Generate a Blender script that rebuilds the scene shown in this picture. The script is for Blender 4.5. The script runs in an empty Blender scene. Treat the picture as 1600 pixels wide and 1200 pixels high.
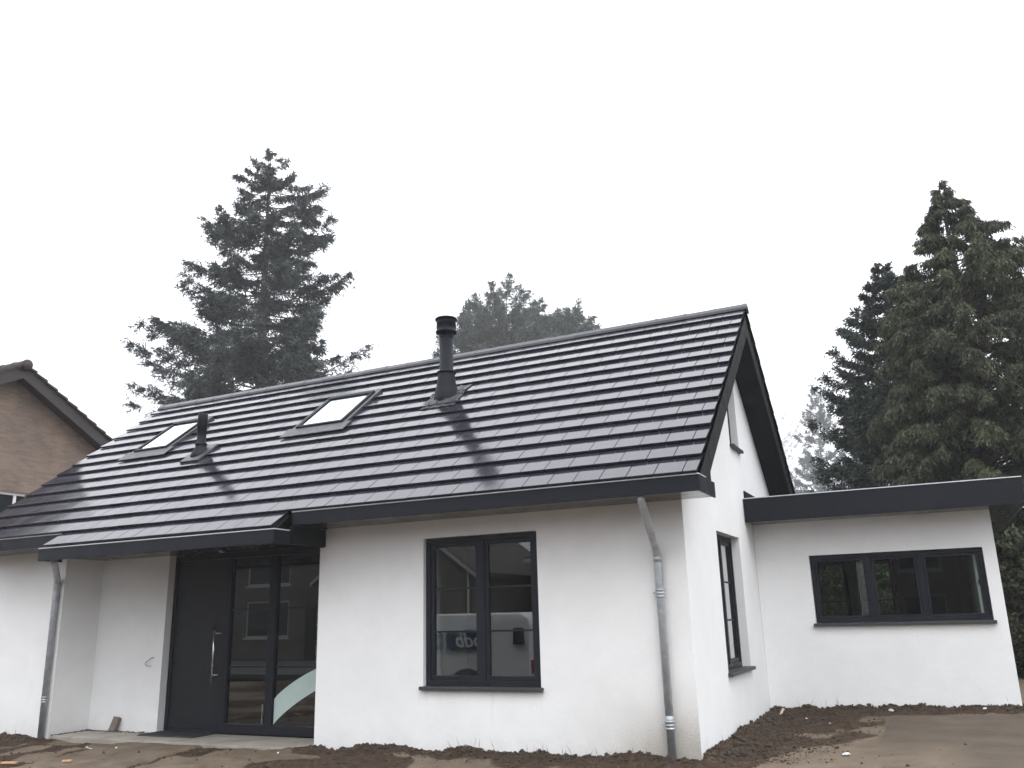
import bpy, bmesh, math, random
import numpy as np
from mathutils import Vector, Matrix
from mathutils.geometry import tessellate_polygon

SC = bpy.context.scene
COL = SC.collection
RAD = math.radians
random.seed(7)
RNG = np.random.default_rng(11)

# ------------------------------------------------------------------ camera
cam_d = bpy.data.cameras.new('camera')
cam_d.sensor_width = 36.0
cam_d.lens = 1337.6 / 1600 * 36.0
cam_d.clip_start = 0.05
cam_d.clip_end = 1000
cam = bpy.data.objects.new('camera', cam_d)
COL.objects.link(cam)
_yaw, _pit, _rol = -0.4474, 0.2659, -0.0265
_f = Vector((math.sin(_yaw) * math.cos(_pit), math.cos(_yaw) * math.cos(_pit), math.sin(_pit)))
_r = Vector((math.cos(_yaw), -math.sin(_yaw), 0))
_u = _r.cross(_f)
_r2 = math.cos(_rol) * _r + math.sin(_rol) * _u
_u2 = -math.sin(_rol) * _r + math.cos(_rol) * _u
_m = Matrix((_r2, _u2, -_f)).transposed().to_4x4()
_m.translation = Vector((2.433, -9.301, 1.45))
cam.matrix_world = _m
SC.camera = cam

# ------------------------------------------------------------------ sky, sun, exposure
SUN_EL, SUN_AZ = RAD(52), RAD(140)          # azimuth measured clockwise from +Y
w = bpy.data.worlds.new("World")
SC.world = w
w.use_nodes = True
wn, wl = w.node_tree.nodes, w.node_tree.links
bg = wn['Background']
bg.inputs['Strength'].default_value = 0.1
sky = wn.new('ShaderNodeTexSky')
sky.sky_type = 'NISHITA'
sky.sun_disc = False
sky.sun_elevation = SUN_EL
sky.sun_rotation = SUN_AZ
sky.air_density = 1.0
sky.dust_density = 3.0
hsv = wn.new('ShaderNodeHueSaturation')
hsv.inputs['Saturation'].default_value = 0.35
wl.new(sky.outputs[0], hsv.inputs['Color'])
cloud = wn.new('ShaderNodeMix')              # closed overcast deck in front of the clear sky
cloud.data_type = 'RGBA'
cloud.inputs['Factor'].default_value = 0.9
geo = wn.new('ShaderNodeTexCoord')           # overcast sky: brighter overhead than at the horizon
sepz = wn.new('ShaderNodeSeparateXYZ')
wl.new(geo.outputs['Generated'], sepz.inputs[0])
deck = wn.new('ShaderNodeMix')
deck.data_type = 'RGBA'
deck.clamp_factor = True
deck.inputs['A'].default_value = (8.2, 8.4, 9.0, 1)
deck.inputs['B'].default_value = (21.5, 22.0, 23.0, 1)
wl.new(sepz.outputs['Z'], deck.inputs['Factor'])
wl.new(deck.outputs['Result'], cloud.inputs['B'])
wl.new(hsv.outputs[0], cloud.inputs['A'])
wl.new(cloud.outputs['Result'], bg.inputs['Color'])

sd = bpy.data.lights.new('sun', 'SUN')
sd.energy = 0.7
sd.angle = RAD(35)
sd.color = (1.0, 0.99, 0.97)
sun = bpy.data.objects.new('sun', sd)
COL.objects.link(sun)
_sv = Vector((math.sin(SUN_AZ) * math.cos(SUN_EL), math.cos(SUN_AZ) * math.cos(SUN_EL), math.sin(SUN_EL)))
sun.rotation_euler = (-_sv).to_track_quat('-Z', 'Y').to_euler()
sun.location = _sv * 60

SC.view_settings.view_transform = 'Standard'
SC.view_settings.look = 'None'
SC.view_settings.exposure = 0.6
SC.view_settings.gamma = 1.0
SC.cycles.max_bounces = 8
SC.cycles.transparent_max_bounces = 12
SC.cycles.volume_bounces = 0
SC.cycles.caustics_reflective = False
SC.cycles.caustics_refractive = False


# ------------------------------------------------------------------ helpers
def tag(o, label=None, cat=None, group=None, kind=None):
    if label: o['label'] = label
    if cat: o['category'] = cat
    if group: o['group'] = group
    if kind: o['kind'] = kind
    return o


def empty(name, loc=(0, 0, 0), rz=0.0):
    o = bpy.data.objects.new(name, None)
    o.empty_display_size = 0.3
    COL.objects.link(o)
    o.location = loc
    o.rotation_euler = (0, 0, rz)
    return o


class MB:
    """collects solids, then links them as one mesh object"""

    def __init__(self):
        self.v, self.f, self.s = [], [], []

    def add(self, vs, fs, smooth=False):
        n = len(self.v)
        self.v += [tuple(p) for p in vs]
        self.f += [tuple(i + n for i in f) for f in fs]
        self.s += [smooth] * len(fs)
        return self

    def hexa(self, p):
        """p: 8 points, 0-3 bottom loop, 4-7 top loop"""
        return self.add(p, [(3, 2, 1, 0), (4, 5, 6, 7), (0, 1, 5, 4), (1, 2, 6, 5), (2, 3, 7, 6), (3, 0, 4, 7)])

    def box(self, x0, x1, y0, y1, z0, z1):
        return self.hexa([(x0, y0, z0), (x1, y0, z0), (x1, y1, z0), (x0, y1, z0),
                          (x0, y0, z1), (x1, y0, z1), (x1, y1, z1), (x0, y1, z1)])

    def mbox(self, M, a0, a1, d0, d1, z0, z1):
        c = [(a0, d0, z0), (a1, d0, z0), (a1, d1, z0), (a0, d1, z0),
             (a0, d0, z1), (a1, d0, z1), (a1, d1, z1), (a0, d1, z1)]
        return self.hexa([M(*q) for q in c])

    def tube(self, pts, rad, n=12, cap=True):
        pts = [Vector(p) for p in pts]
        if not hasattr(rad, '__len__'): rad = [rad] * len(pts)
        vs, fs = [], []
        prev = None
        for i, p in enumerate(pts):
            if i == 0: d = pts[1] - p
            elif i == len(pts) - 1: d = p - pts[i - 1]
            else: d = (pts[i + 1] - p).normalized() + (p - pts[i - 1]).normalized()
            d = d.normalized()
            ref = Vector((1, 0, 0)) if abs(d.x) < 0.9 else Vector((0, 1, 0))
            a = (prev - d * prev.dot(d)).normalized() if prev is not None else d.cross(ref).normalized()
            prev = a
            b = d.cross(a)
            for k in range(n):
                t = 2 * math.pi * k / n
                vs.append(p + (a * math.cos(t) + b * math.sin(t)) * rad[i])
        for i in range(len(pts) - 1):
            for k in range(n):
                k2 = (k + 1) % n
                fs.append((i * n + k, i * n + k2, (i + 1) * n + k2, (i + 1) * n + k))
        self.add(vs, fs, True)
        if cap:
            m = len(self.v) - len(vs)
            self.f += [tuple(m + k for k in reversed(range(n))), tuple(m + (len(pts) - 1) * n + k for k in range(n))]
            self.s += [False, False]
        return self

    def lathe(self, c, prof, n=24, axis='Z'):
        """prof: list of (radius, height)"""
        vs, fs = [], []
        for r, h in prof:
            for k in range(n):
                t = 2 * math.pi * k / n
                a, b = r * math.cos(t), r * math.sin(t)
                if axis == 'Z': vs.append((c[0] + a, c[1] + b, c[2] + h))
                elif axis == 'Y': vs.append((c[0] + a, c[1] + h, c[2] + b))
                else: vs.append((c[0] + h, c[1] + a, c[2] + b))
        m = len(prof)
        for i in range(m - 1):
            for k in range(n):
                k2 = (k + 1) % n
                fs.append((i * n + k, i * n + k2, (i + 1) * n + k2, (i + 1) * n + k))
        fs.append(tuple(reversed(range(n))))
        fs.append(tuple((m - 1) * n + k for k in range(n)))
        return self.add(vs, fs, True)

    def panel(self, M, outer, holes, d0, d1):
        """flat wall with openings; outer/holes in (a, z); M maps (a, depth, z) to the world"""
        loops = [outer] + holes
        pts = [p for l in loops for p in l]
        tris = tessellate_polygon([[Vector((a, z, 0)) for a, z in l] for l in loops])
        n = len(pts)
        vs = [M(a, d0, z) for a, z in pts] + [M(a, d1, z) for a, z in pts]
        fs = [tuple(t) for t in tris] + [tuple(i + n for i in reversed(t)) for t in tris]
        k = 0
        for l in loops:
            for i in range(len(l)):
                a, b = k + i, k + (i + 1) % len(l)
                fs.append((a, b, b + n, a + n))
            k += len(l)
        return self.add(vs, fs)

    def build(self, name, mat, parent=None, bevel=0.0, seg=2, fix=True, angle=30):
        me = bpy.data.meshes.new(name)
        me.from_pydata(self.v, [], self.f)
        me.polygons.foreach_set('use_smooth', self.s)
        if fix:
            bm = bmesh.new()
            bm.from_mesh(me)
            bmesh.ops.recalc_face_normals(bm, faces=bm.faces)
            bm.to_mesh(me)
            bm.free()
        me.materials.append(mat)
        o = bpy.data.objects.new(name, me)
        COL.objects.link(o)
        if parent: o.parent = parent
        if bevel:
            b = o.modifiers.new('edge', 'BEVEL')
            b.width = bevel
            b.segments = seg
            b.limit_method = 'ANGLE'
            b.angle_limit = RAD(angle)
            b.harden_normals = False
        return o


def np_mesh(name, verts, faces, mat, parent=None, smooth=False):
    """verts (n,3), faces (m,k) arrays"""
    me = bpy.data.meshes.new(name)
    n, (m, k) = len(verts), faces.shape
    me.vertices.add(n)
    me.vertices.foreach_set('co', np.asarray(verts, np.float32).ravel())
    me.loops.add(m * k)
    me.loops.foreach_set('vertex_index', faces.astype(np.int32).ravel())
    me.polygons.add(m)
    me.polygons.foreach_set('loop_start', np.arange(0, m * k, k, dtype=np.int32))
    me.polygons.foreach_set('loop_total', np.full(m, k, np.int32))
    me.polygons.foreach_set('use_smooth', np.full(m, smooth, bool))
    me.update(calc_edges=True)
    me.validate()
    me.materials.append(mat)
    o = bpy.data.objects.new(name, me)
    COL.objects.link(o)
    if parent: o.parent = parent
    return o


# ------------------------------------------------------------------ materials
def new_mat(name):
    m = bpy.data.materials.new(name)
    m.use_nodes = True
    nt = m.node_tree
    return m, nt, nt.nodes['Principled BSDF'], nt.nodes, nt.links


def position(n):
    return n.new('ShaderNodeNewGeometry').outputs['Position']


def noise(n, l, vec, scale, detail=4, rough=0.55, dist=0.0):
    t = n.new('ShaderNodeTexNoise')
    t.inputs['Scale'].default_value = scale
    t.inputs['Detail'].default_value = detail
    t.inputs['Roughness'].default_value = rough
    t.inputs['Distortion'].default_value = dist
    if vec is not None: l.new(vec, t.inputs['Vector'])
    return t.outputs['Fac']


def ramp(n, l, fac, stops):
    r = n.new('ShaderNodeValToRGB')
    e = r.color_ramp.elements
    while len(e) < len(stops): e.new(0.5)
    for i, (p, c) in enumerate(stops):
        e[i].position = p
        e[i].color = (*c, 1) if len(c) == 3 else c
    l.new(fac, r.inputs['Fac'])
    return r.outputs['Color']


def mixc(n, l, fac, a, b):
    m = n.new('ShaderNodeMix')
    m.data_type = 'RGBA'
    for s, v in (('Factor', fac), ('A', a), ('B', b)):
        if isinstance(v, (int, float)): m.inputs[s].default_value = v
        elif isinstance(v, tuple): m.inputs[s].default_value = (*v, 1)
        else: l.new(v, m.inputs[s])
    return m.outputs['Result']


def math_n(n, l, op, a, b=0.0, c=None, clamp=False):
    m = n.new('ShaderNodeMath')
    m.operation = op
    m.use_clamp = clamp
    for i, v in enumerate((a, b) if c is None else (a, b, c)):
        if isinstance(v, (int, float)): m.inputs[i].default_value = v
        else: l.new(v, m.inputs[i])
    return m.outputs[0]


def maprange(n, l, v, a, b, c=0.0, d=1.0):
    m = n.new('ShaderNodeMapRange')
    m.interpolation_type = 'SMOOTHSTEP'
    for i, q in zip((1, 2, 3, 4), (a, b, c, d)): m.inputs[i].default_value = q
    l.new(v, m.inputs[0])
    return m.outputs[0]


def bump(n, l, p, h, strength, dist):
    b = n.new('ShaderNodeBump')
    b.inputs['Strength'].default_value = strength
    b.inputs['Distance'].default_value = dist
    l.new(h, b.inputs['Height'])
    l.new(b.outputs[0], p.inputs['Normal'])
    return b


def simple(name, col, rough=0.5, metal=0.0, var=0.12, scale=6.0, bmp=0.0, bscale=80, spec=0.5):
    m, nt, p, n, l = new_mat(name)
    pos = position(n)
    f = noise(n, l, pos, scale, 5)
    c = mixc(n, l, f, tuple(x * (1 - var) for x in col), tuple(min(1, x * (1 + var)) for x in col))
    l.new(c, p.inputs['Base Color'])
    p.inputs['Metallic'].default_value = metal
    p.inputs['Specular IOR Level'].default_value = spec
    r = maprange(n, l, noise(n, l, pos, scale * 1.7, 4), 0.3, 0.7, max(0.02, rough - 0.06), min(1, rough + 0.06))
    l.new(r, p.inputs['Roughness'])
    if bmp: bump(n, l, p, noise(n, l, pos, bscale, 3), bmp, 0.004)
    return m


MAT = {}


def make_render_wall():
    m, nt, p, n, l = new_mat('white_render')
    pos = position(n)
    sep = n.new('ShaderNodeSeparateXYZ')
    l.new(pos, sep.inputs[0])
    X, Y, Z = sep.outputs
    f = math_n(n, l, 'ADD', math_n(n, l, 'MULTIPLY', noise(n, l, pos, 1.1, 6, 0.65, 0.4), 0.7), math_n(n, l, 'MULTIPLY', noise(n, l, pos, 30, 4, 0.7), 0.3))
    base = mixc(n, l, maprange(n, l, f, 0.32, 0.68), (0.78, 0.785, 0.78), (0.85, 0.855, 0.85))
    # rain splash of sandy dirt low on the street face near the corner (a real stain, speckled)
    sx = maprange(n, l, X, -1.9, -0.15)
    sz = maprange(n, l, Z, 0.95, -0.05)
    fr = maprange(n, l, Y, 0.03, 0.01)
    sp = noise(n, l, pos, 90, 4, 0.75)
    big = noise(n, l, pos, 5, 3, 0.6)
    amt = math_n(n, l, 'MULTIPLY', sx, sz)
    amt = math_n(n, l, 'MULTIPLY', amt, fr)
    spk = maprange(n, l, math_n(n, l, 'ADD', sp, math_n(n, l, 'MULTIPLY', amt, 0.28)), 0.56, 0.84)
    soft = math_n(n, l, 'MULTIPLY', amt, math_n(n, l, 'ADD', math_n(n, l, 'MULTIPLY', big, 0.7), 0.35), clamp=True)
    spk2 = math_n(n, l, 'MULTIPLY', spk, math_n(n, l, 'MULTIPLY', amt, 0.75, clamp=True))
    c1 = mixc(n, l, soft, base, (0.52, 0.49, 0.44))
    c2 = mixc(n, l, spk2, c1, (0.27, 0.235, 0.195))
    # thin mud line where the render meets the soil
    lowz = maprange(n, l, math_n(n, l, 'ADD', Z, math_n(n, l, 'MULTIPLY', big, -0.5)), -0.05, -0.33)
    sil = None
    for x0_, x1_ in ((-3.35, -1.73),):
        a_ = math_n(n, l, 'MULTIPLY', maprange(n, l, X, x0_ - 0.03, x0_ + 0.06), maprange(n, l, X, x1_ + 0.03, x1_ - 0.06))
        st_ = n.new('ShaderNodeCombineXYZ')
        l.new(math_n(n, l, 'MULTIPLY', X, 16.0), st_.inputs[0])
        l.new(math_n(n, l, 'MULTIPLY', Z, 0.8), st_.inputs[2])
        streak = maprange(n, l, noise(n, l, st_.outputs[0], 1.0, 3, 0.6), 0.5, 0.75)
        dz = math_n(n, l, 'MULTIPLY', maprange(n, l, Z, 0.1, 0.62), maprange(n, l, Z, 0.66, 0.63))
        sil = math_n(n, l, 'MULTIPLY', math_n(n, l, 'MULTIPLY', a_, dz), math_n(n, l, 'MULTIPLY', streak, fr))
    c2 = mixc(n, l, math_n(n, l, 'MULTIPLY', sil, 0.22), c2, (0.45, 0.44, 0.41))
    c3 = mixc(n, l, math_n(n, l, 'MULTIPLY', lowz, 0.12), c2, (0.36, 0.31, 0.26))
    l.new(c3, p.inputs['Base Color'])
    p.inputs['Roughness'].default_value = 0.9
    p.inputs['Specular IOR Level'].default_value = 0.2
    h = math_n(n, l, 'ADD', noise(n, l, pos, 260, 2), math_n(n, l, 'MULTIPLY', noise(n, l, pos, 2.6, 4, 0.6), 4.0))
    bump(n, l, p, h, 0.35, 0.005)
    return m


def make_tile():
    m, nt, p, n, l = new_mat('wet_slate_grey_tile')
    pos = position(n)
    g = n.new('ShaderNodeNewGeometry')
    rnd = g.outputs['Random Per Island']
    c = mixc(n, l, rnd, (0.019, 0.018, 0.027), (0.028, 0.027, 0.038))
    f = noise(n, l, pos, 3.0, 5, 0.6)
    c = mixc(n, l, math_n(n, l, 'MULTIPLY', f, 0.3), c, (0.02, 0.02, 0.024))
    l.new(c, p.inputs['Base Color'])
    wet = noise(n, l, pos, 2.3, 5, 0.65)
    r = maprange(n, l, wet, 0.3, 0.75, 0.08, 0.15)
    l.new(math_n(n, l, 'ADD', r, math_n(n, l, 'MULTIPLY', rnd, 0.05)), p.inputs['Roughness'])
    p.inputs['IOR'].default_value = 1.36
    p.inputs['Coat Weight'].default_value = 0.14
    p.inputs['Coat Roughness'].default_value = 0.10
    h = math_n(n, l, 'ADD', noise(n, l, pos, 130, 2), math_n(n, l, 'MULTIPLY', noise(n, l, pos, 5, 2), 1.0))
    bump(n, l, p, h, 0.035, 0.004)
    return m


def make_glass(name, tint=(0.72, 0.76, 0.75), rough=0.0, boost=1.5):
    m, nt, p, n, l = new_mat(name)
    n.remove(p)
    out = n['Material Output']
    tr = n.new('ShaderNodeBsdfTransparent')
    tr.inputs[0].default_value = (*tint, 1)
    gl = n.new('ShaderNodeBsdfGlossy')
    gl.inputs['Roughness'].default_value = rough
    gl.inputs['Color'].default_value = (0.95, 0.98, 0.97, 1)
    g = n.new('ShaderNodeNewGeometry')
    dp = n.new('ShaderNodeVectorMath')
    dp.operation = 'DOT_PRODUCT'
    l.new(g.outputs['Incoming'], dp.inputs[0])
    l.new(g.outputs['Normal'], dp.inputs[1])
    c = math_n(n, l, 'SUBTRACT', 1.0, math_n(n, l, 'ABSOLUTE', dp.outputs['Value']), clamp=True)
    k = math_n(n, l, 'MULTIPLY_ADD', math_n(n, l, 'POWER', c, 5.0), 0.957, 0.043)     # Schlick, outer face only
    k = math_n(n, l, 'MULTIPLY', k, math_n(n, l, 'SUBTRACT', 1.0, g.outputs['Backfacing']))
    k = math_n(n, l, 'MULTIPLY', k, boost, clamp=True)
    mx = n.new('ShaderNodeMixShader')
    l.new(k, mx.inputs[0])
    l.new(tr.outputs[0], mx.inputs[1])
    l.new(gl.outputs[0], mx.inputs[2])
    l.new(mx.outputs[0], out.inputs['Surface'])
    return m


def make_brick(name, axis, c1, c2, mortar, scale=1.0):
    m, nt, p, n, l = new_mat(name)
    pos = position(n)
    sep = n.new('ShaderNodeSeparateXYZ')
    l.new(pos, sep.inputs[0])
    cmb = n.new('ShaderNodeCombineXYZ')
    l.new(sep.outputs['Y' if axis == 'X' else 'X'], cmb.inputs[0])
    l.new(sep.outputs['Z'], cmb.inputs[1])
    b = n.new('ShaderNodeTexBrick')
    l.new(cmb.outputs[0], b.inputs['Vector'])
    b.inputs['Color1'].default_value = (*c1, 1)
    b.inputs['Color2'].default_value = (*c2, 1)
    b.inputs['Mortar'].default_value = (*mortar, 1)
    b.inputs['Scale'].default_value = scale
    b.inputs['Brick Width'].default_value = 0.215
    b.inputs['Row Height'].default_value = 0.0625
    b.inputs['Mortar Size'].default_value = 0.006
    b.inputs['Bias'].default_value = -0.1
    f = noise(n, l, pos, 0.9, 5, 0.6)
    var = ramp(n, l, f, [(0.3, (0.75, 0.75, 0.75)), (0.7, (1.15, 1.12, 1.08))])
    mm = n.new('ShaderNodeMix')
    mm.data_type = 'RGBA'
    mm.blend_type = 'MULTIPLY'
    mm.inputs['Factor'].default_value = 1
    l.new(b.outputs['Color'], mm.inputs['A'])
    l.new(var, mm.inputs['B'])
    # odd pale bricks
    pale = noise(n, l, cmb.outputs[0], 3.3, 1)
    st = n.new('ShaderNodeTexBrick')
    l.new(cmb.outputs[0], st.inputs['Vector'])
    for s, v in (('Brick Width', 0.215), ('Row Height', 0.0625), ('Mortar Size', 0.0), ('Scale', scale), ('Bias', -0.93)):
        st.inputs[s].default_value = v
    st.inputs['Color1'].default_value = (0, 0, 0, 1)
    st.inputs['Color2'].default_value = (1, 1, 1, 1)
    k = maprange(n, l, st.outputs['Color'], 0.4, 0.9, 0.0, 0.5)
    c = mixc(n, l, k, mm.outputs['Result'], (0.42, 0.34, 0.28))
    l.new(c, p.inputs['Base Color'])
    p.inputs['Roughness'].default_value = 0.9
    bump(n, l, p, b.outputs['Fac'], -0.4, 0.006)
    return m


def make_leaf(name, ca, cb, scale=0.7, rough=0.65):
    m, nt, p, n, l = new_mat(name)
    pos = position(n)
    g = n.new('ShaderNodeNewGeometry')
    f = noise(n, l, pos, scale, 4, 0.6)
    k = math_n(n, l, 'ADD', math_n(n, l, 'MULTIPLY', f, 1.3), math_n(n, l, 'MULTIPLY', g.outputs['Random Per Island'], 0.5))
    k = maprange(n, l, k, 0.45, 1.25)
    c = mixc(n, l, k, ca, cb)
    l.new(c, p.inputs['Base Color'])
    p.inputs['Roughness'].default_value = rough
    p.inputs['Specular IOR Level'].default_value = 0.25
    return m


def make_ground():
    m, nt, p, n, l = new_mat('churned_soil')
    pos = position(n)
    at = n.new('ShaderNodeAttribute')
    at.attribute_name = 'soil'
    s = at.outputs['Fac']
    f1 = noise(n, l, pos, 2.6, 6, 0.65, 0.4)
    f2 = noise(n, l, pos, 14, 6, 0.7, 0.3)
    f3 = noise(n, l, pos, 60, 4, 0.7)
    sand = ramp(n, l, f1, [(0.25, (0.095, 0.073, 0.054)), (0.5, (0.150, 0.117, 0.087)), (0.75, (0.205, 0.163, 0.122))])
    sand = mixc(n, l, maprange(n, l, f3, 0.55, 0.75, 0, 0.45), sand, (0.08, 0.06, 0.045))
    soil = ramp(n, l, f2, [(0.3, (0.028, 0.019, 0.013)), (0.55, (0.058, 0.040, 0.027)), (0.8, (0.12, 0.086, 0.058))])
    k = math_n(n, l, 'ADD', s, math_n(n, l, 'MULTIPLY', math_n(n, l, 'SUBTRACT', f2, 0.5), 1.3))
    k = maprange(n, l, k, 0.35, 0.65)
    ap = n.new('ShaderNodeAttribute')
    ap.attribute_name = 'pad'
    f4 = noise(n, l, pos, 1.5, 6, 0.6, 0.2)
    padc = ramp(n, l, f4, [(0.3, (0.074, 0.058, 0.044)), (0.55, (0.100, 0.080, 0.061)), (0.75, (0.128, 0.103, 0.079))])
    padc = mixc(n, l, maprange(n, l, f3, 0.56, 0.75, 0, 0.6), padc, (0.045, 0.036, 0.028))
    padc = mixc(n, l, maprange(n, l, noise(n, l, pos, 130, 2, 0.6), 0.66, 0.74, 0, 0.6), padc, (0.22, 0.19, 0.15))
    l.new(mixc(n, l, ap.outputs['Fac'], mixc(n, l, k, sand, soil), padc), p.inputs['Base Color'])
    l.new(maprange(n, l, f1, 0.3, 0.7, 0.8, 0.97), p.inputs['Roughness'])
    p.inputs['Specular IOR Level'].default_value = 0.12
    h = math_n(n, l, 'ADD', f2, math_n(n, l, 'MULTIPLY', f3, 0.35))
    h = math_n(n, l, 'MULTIPLY', h, math_n(n, l, 'SUBTRACT', 1.0, math_n(n, l, 'MULTIPLY', ap.outputs['Fac'], 0.8)))
    b = bump(n, l, p, h, 0.7, 0.03)
    return m


def make_concrete(name, ca, cb, sc=3.0):
    m, nt, p, n, l = new_mat(name)
    pos = position(n)
    f1 = noise(n, l, pos, sc, 6, 0.65, 0.3)
    f2 = noise(n, l, pos, sc * 9, 5, 0.7)
    f3 = noise(n, l, pos, sc * 0.5, 3, 0.5)
    c = mixc(n, l, maprange(n, l, f1, 0.3, 0.7), ca, cb)
    c = mixc(n, l, maprange(n, l, f2, 0.58, 0.72, 0, 0.5), c, tuple(x * 0.45 for x in ca))
    c = mixc(n, l, maprange(n, l, f3, 0.5, 0.7, 0, 0.5), c, (0.13, 0.105, 0.08))
    l.new(c, p.inputs['Base Color'])
    p.inputs['Roughness'].default_value = 0.85
    bump(n, l, p, f2, 0.3, 0.004)
    return m


def make_zinc():
    m, nt, p, n, l = new_mat('weathered_zinc')
    pos = position(n)
    f = noise(n, l, pos, 9, 6, 0.7, 0.5)
    c = ramp(n, l, f, [(0.3, (0.32, 0.345, 0.37)), (0.55, (0.45, 0.475, 0.50)), (0.8, (0.62, 0.64, 0.67))])
    l.new(c, p.inputs['Base Color'])
    p.inputs['Metallic'].default_value = 0.5
    l.new(maprange(n, l, f, 0.3, 0.7, 0.55, 0.38), p.inputs['Roughness'])
    bump(n, l, p, noise(n, l, pos, 40, 3), 0.08, 0.003)
    return m


MAT['render'] = make_render_wall()
MAT['tile'] = make_tile()
MAT['fascia'] = simple('anthracite_board', (0.0085, 0.0100, 0.0145), 0.5, var=0.14, scale=2.5, spec=0.2, bmp=0.05, bscale=30)
MAT['soffit'] = simple('anthracite_soffit', (0.026, 0.029, 0.034), 0.22, var=0.08, scale=3)
MAT['barge'] = simple('black_barge', (0.008, 0.010, 0.010), 0.6, var=0.1, scale=3, spec=0.2)
MAT['frame'] = simple('anthracite_frame', (0.011, 0.013, 0.019), 0.45, var=0.08, scale=5, spec=0.22)
MAT['door'] = simple('black_door', (0.008, 0.009, 0.012), 0.5, var=0.1, scale=4, spec=0.3)
MAT['sill'] = simple('dark_stone_sill', (0.035, 0.037, 0.038), 0.55, var=0.25, scale=20, bmp=0.2)
MAT['flue'] = simple('black_flue', (0.009, 0.011, 0.015), 0.6, var=0.15, scale=6, spec=0.18)
MAT['lead'] = simple('grey_lead', (0.034, 0.035, 0.040), 0.45, var=0.3, scale=9, bmp=0.3, bscale=25)
MAT['deck'] = simple('dark_underlay', (0.01, 0.01, 0.012), 0.8)
MAT['zinc'] = make_zinc()
MAT['strip'] = simple('bright_zinc_lip', (0.62, 0.64, 0.67), 0.4, metal=0.2, var=0.12, scale=8)
MAT['chrome'] = simple('brushed_steel', (0.62, 0.63, 0.64), 0.25, metal=1.0, var=0.06)
MAT['glass'] = make_glass('window_glass', (0.70, 0.74, 0.73), 0.0, 3.0)
MAT['clear'] = make_glass('extension_glass', (0.86, 0.90, 0.88), 0.0, 1.0)
MAT['sky_glass'] = make_glass('skylight_glass', (0.95, 0.97, 0.98), 0.0, 1.6)
MAT['white_backing'] = simple('added_white_backing', (0.84, 0.87, 0.90), 0.5, var=0.03, scale=2)  # added sheet below the skylight glass, pale to make it look bright
MAT['film'] = simple('frosted_film', (0.50, 0.62, 0.58), 0.6, var=0.10, scale=5)
MAT['inner'] = simple('darkened_plaster', (0.045, 0.042, 0.038), 0.9, var=0.2, scale=2)  # lining darkened in its colour so rooms look dim through the glass
MAT['inner_dark'] = simple('darkened_interior_board', (0.022, 0.020, 0.018), 0.9, var=0.2, scale=2)  # shade of the rooms put into the colour, darker than the lining
MAT['ground'] = make_ground()
MAT['slab'] = make_concrete('doorstep_concrete', (0.26, 0.235, 0.20), (0.36, 0.33, 0.285), 4)
MAT['pad'] = make_concrete('screeded_pad', (0.105, 0.088, 0.071), (0.145, 0.122, 0.098), 1.4)
MAT['mat'] = simple('black_rubber', (0.03, 0.03, 0.031), 0.75, var=0.4, scale=12, bmp=0.4, bscale=60)
MAT['paver'] = simple('grey_brown_paver', (0.16, 0.135, 0.11), 0.9, var=0.25, scale=22, bmp=0.5, bscale=90)
MAT['wood'] = simple('pale_offcut_wood', (0.50, 0.42, 0.32), 0.8, var=0.2, scale=18)
MAT['greywhite'] = simple('greyed_white_paint', (0.42, 0.42, 0.41), 0.5, var=0.1)  # white trim greyed in the colour to soften its reflection in the windows
MAT['fresh_wood'] = simple('fresh_orange_wood', (0.50, 0.29, 0.14), 0.7, var=0.2, scale=15)
MAT['white'] = simple('white_paint', (0.78, 0.78, 0.77), 0.4, var=0.04)
MAT['bark'] = simple('conifer_bark', (0.040, 0.033, 0.028), 0.9, var=0.35, scale=7, bmp=0.6, bscale=20)
MAT['asphalt'] = simple('street_asphalt', (0.05, 0.05, 0.05), 0.8, var=0.2, scale=12)
MAT['tyre'] = simple('rubber_tyre', (0.02, 0.02, 0.02), 0.8)
MAT['vanwhite'] = simple('van_white_paint', (0.72, 0.73, 0.74), 0.25, var=0.03)
MAT['vanglass'] = simple('van_dark_glass', (0.015, 0.018, 0.02), 0.06, var=0.05)
MAT['blue'] = simple('navy_sign', (0.030, 0.060, 0.13), 0.4)
MAT['black'] = simple('black_print', (0.012, 0.012, 0.013), 0.5)
MAT['red'] = simple('red_lens', (0.25, 0.02, 0.015), 0.25)
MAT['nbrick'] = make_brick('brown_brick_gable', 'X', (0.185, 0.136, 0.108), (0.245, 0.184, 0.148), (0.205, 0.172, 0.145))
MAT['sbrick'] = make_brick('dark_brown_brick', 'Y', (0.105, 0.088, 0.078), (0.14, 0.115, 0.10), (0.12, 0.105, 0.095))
MAT['ntile'] = simple('brown_concrete_tile', (0.045, 0.034, 0.030), 0.75, var=0.3, scale=5)
MAT['nboard'] = simple('brown_painted_board', (0.030, 0.022, 0.020), 0.6, var=0.15)
MAT['clod'] = simple('soil_clod', (0.054, 0.038, 0.026), 0.95, var=0.55, scale=7, bmp=0.8, bscale=60)
MAT['straw'] = simple('dry_stalk', (0.12, 0.09, 0.055), 0.9, var=0.3, scale=15)

# ------------------------------------------------------------------ ground
XL, XI, XD, YI = -4.93, -9.90, -8.42, 0.69       # main wall left end, porch return, door jamb, porch wall


def smooth01(t):
    t = np.clip(t, 0, 1)
    return t * t * (3 - 2 * t)


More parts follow.
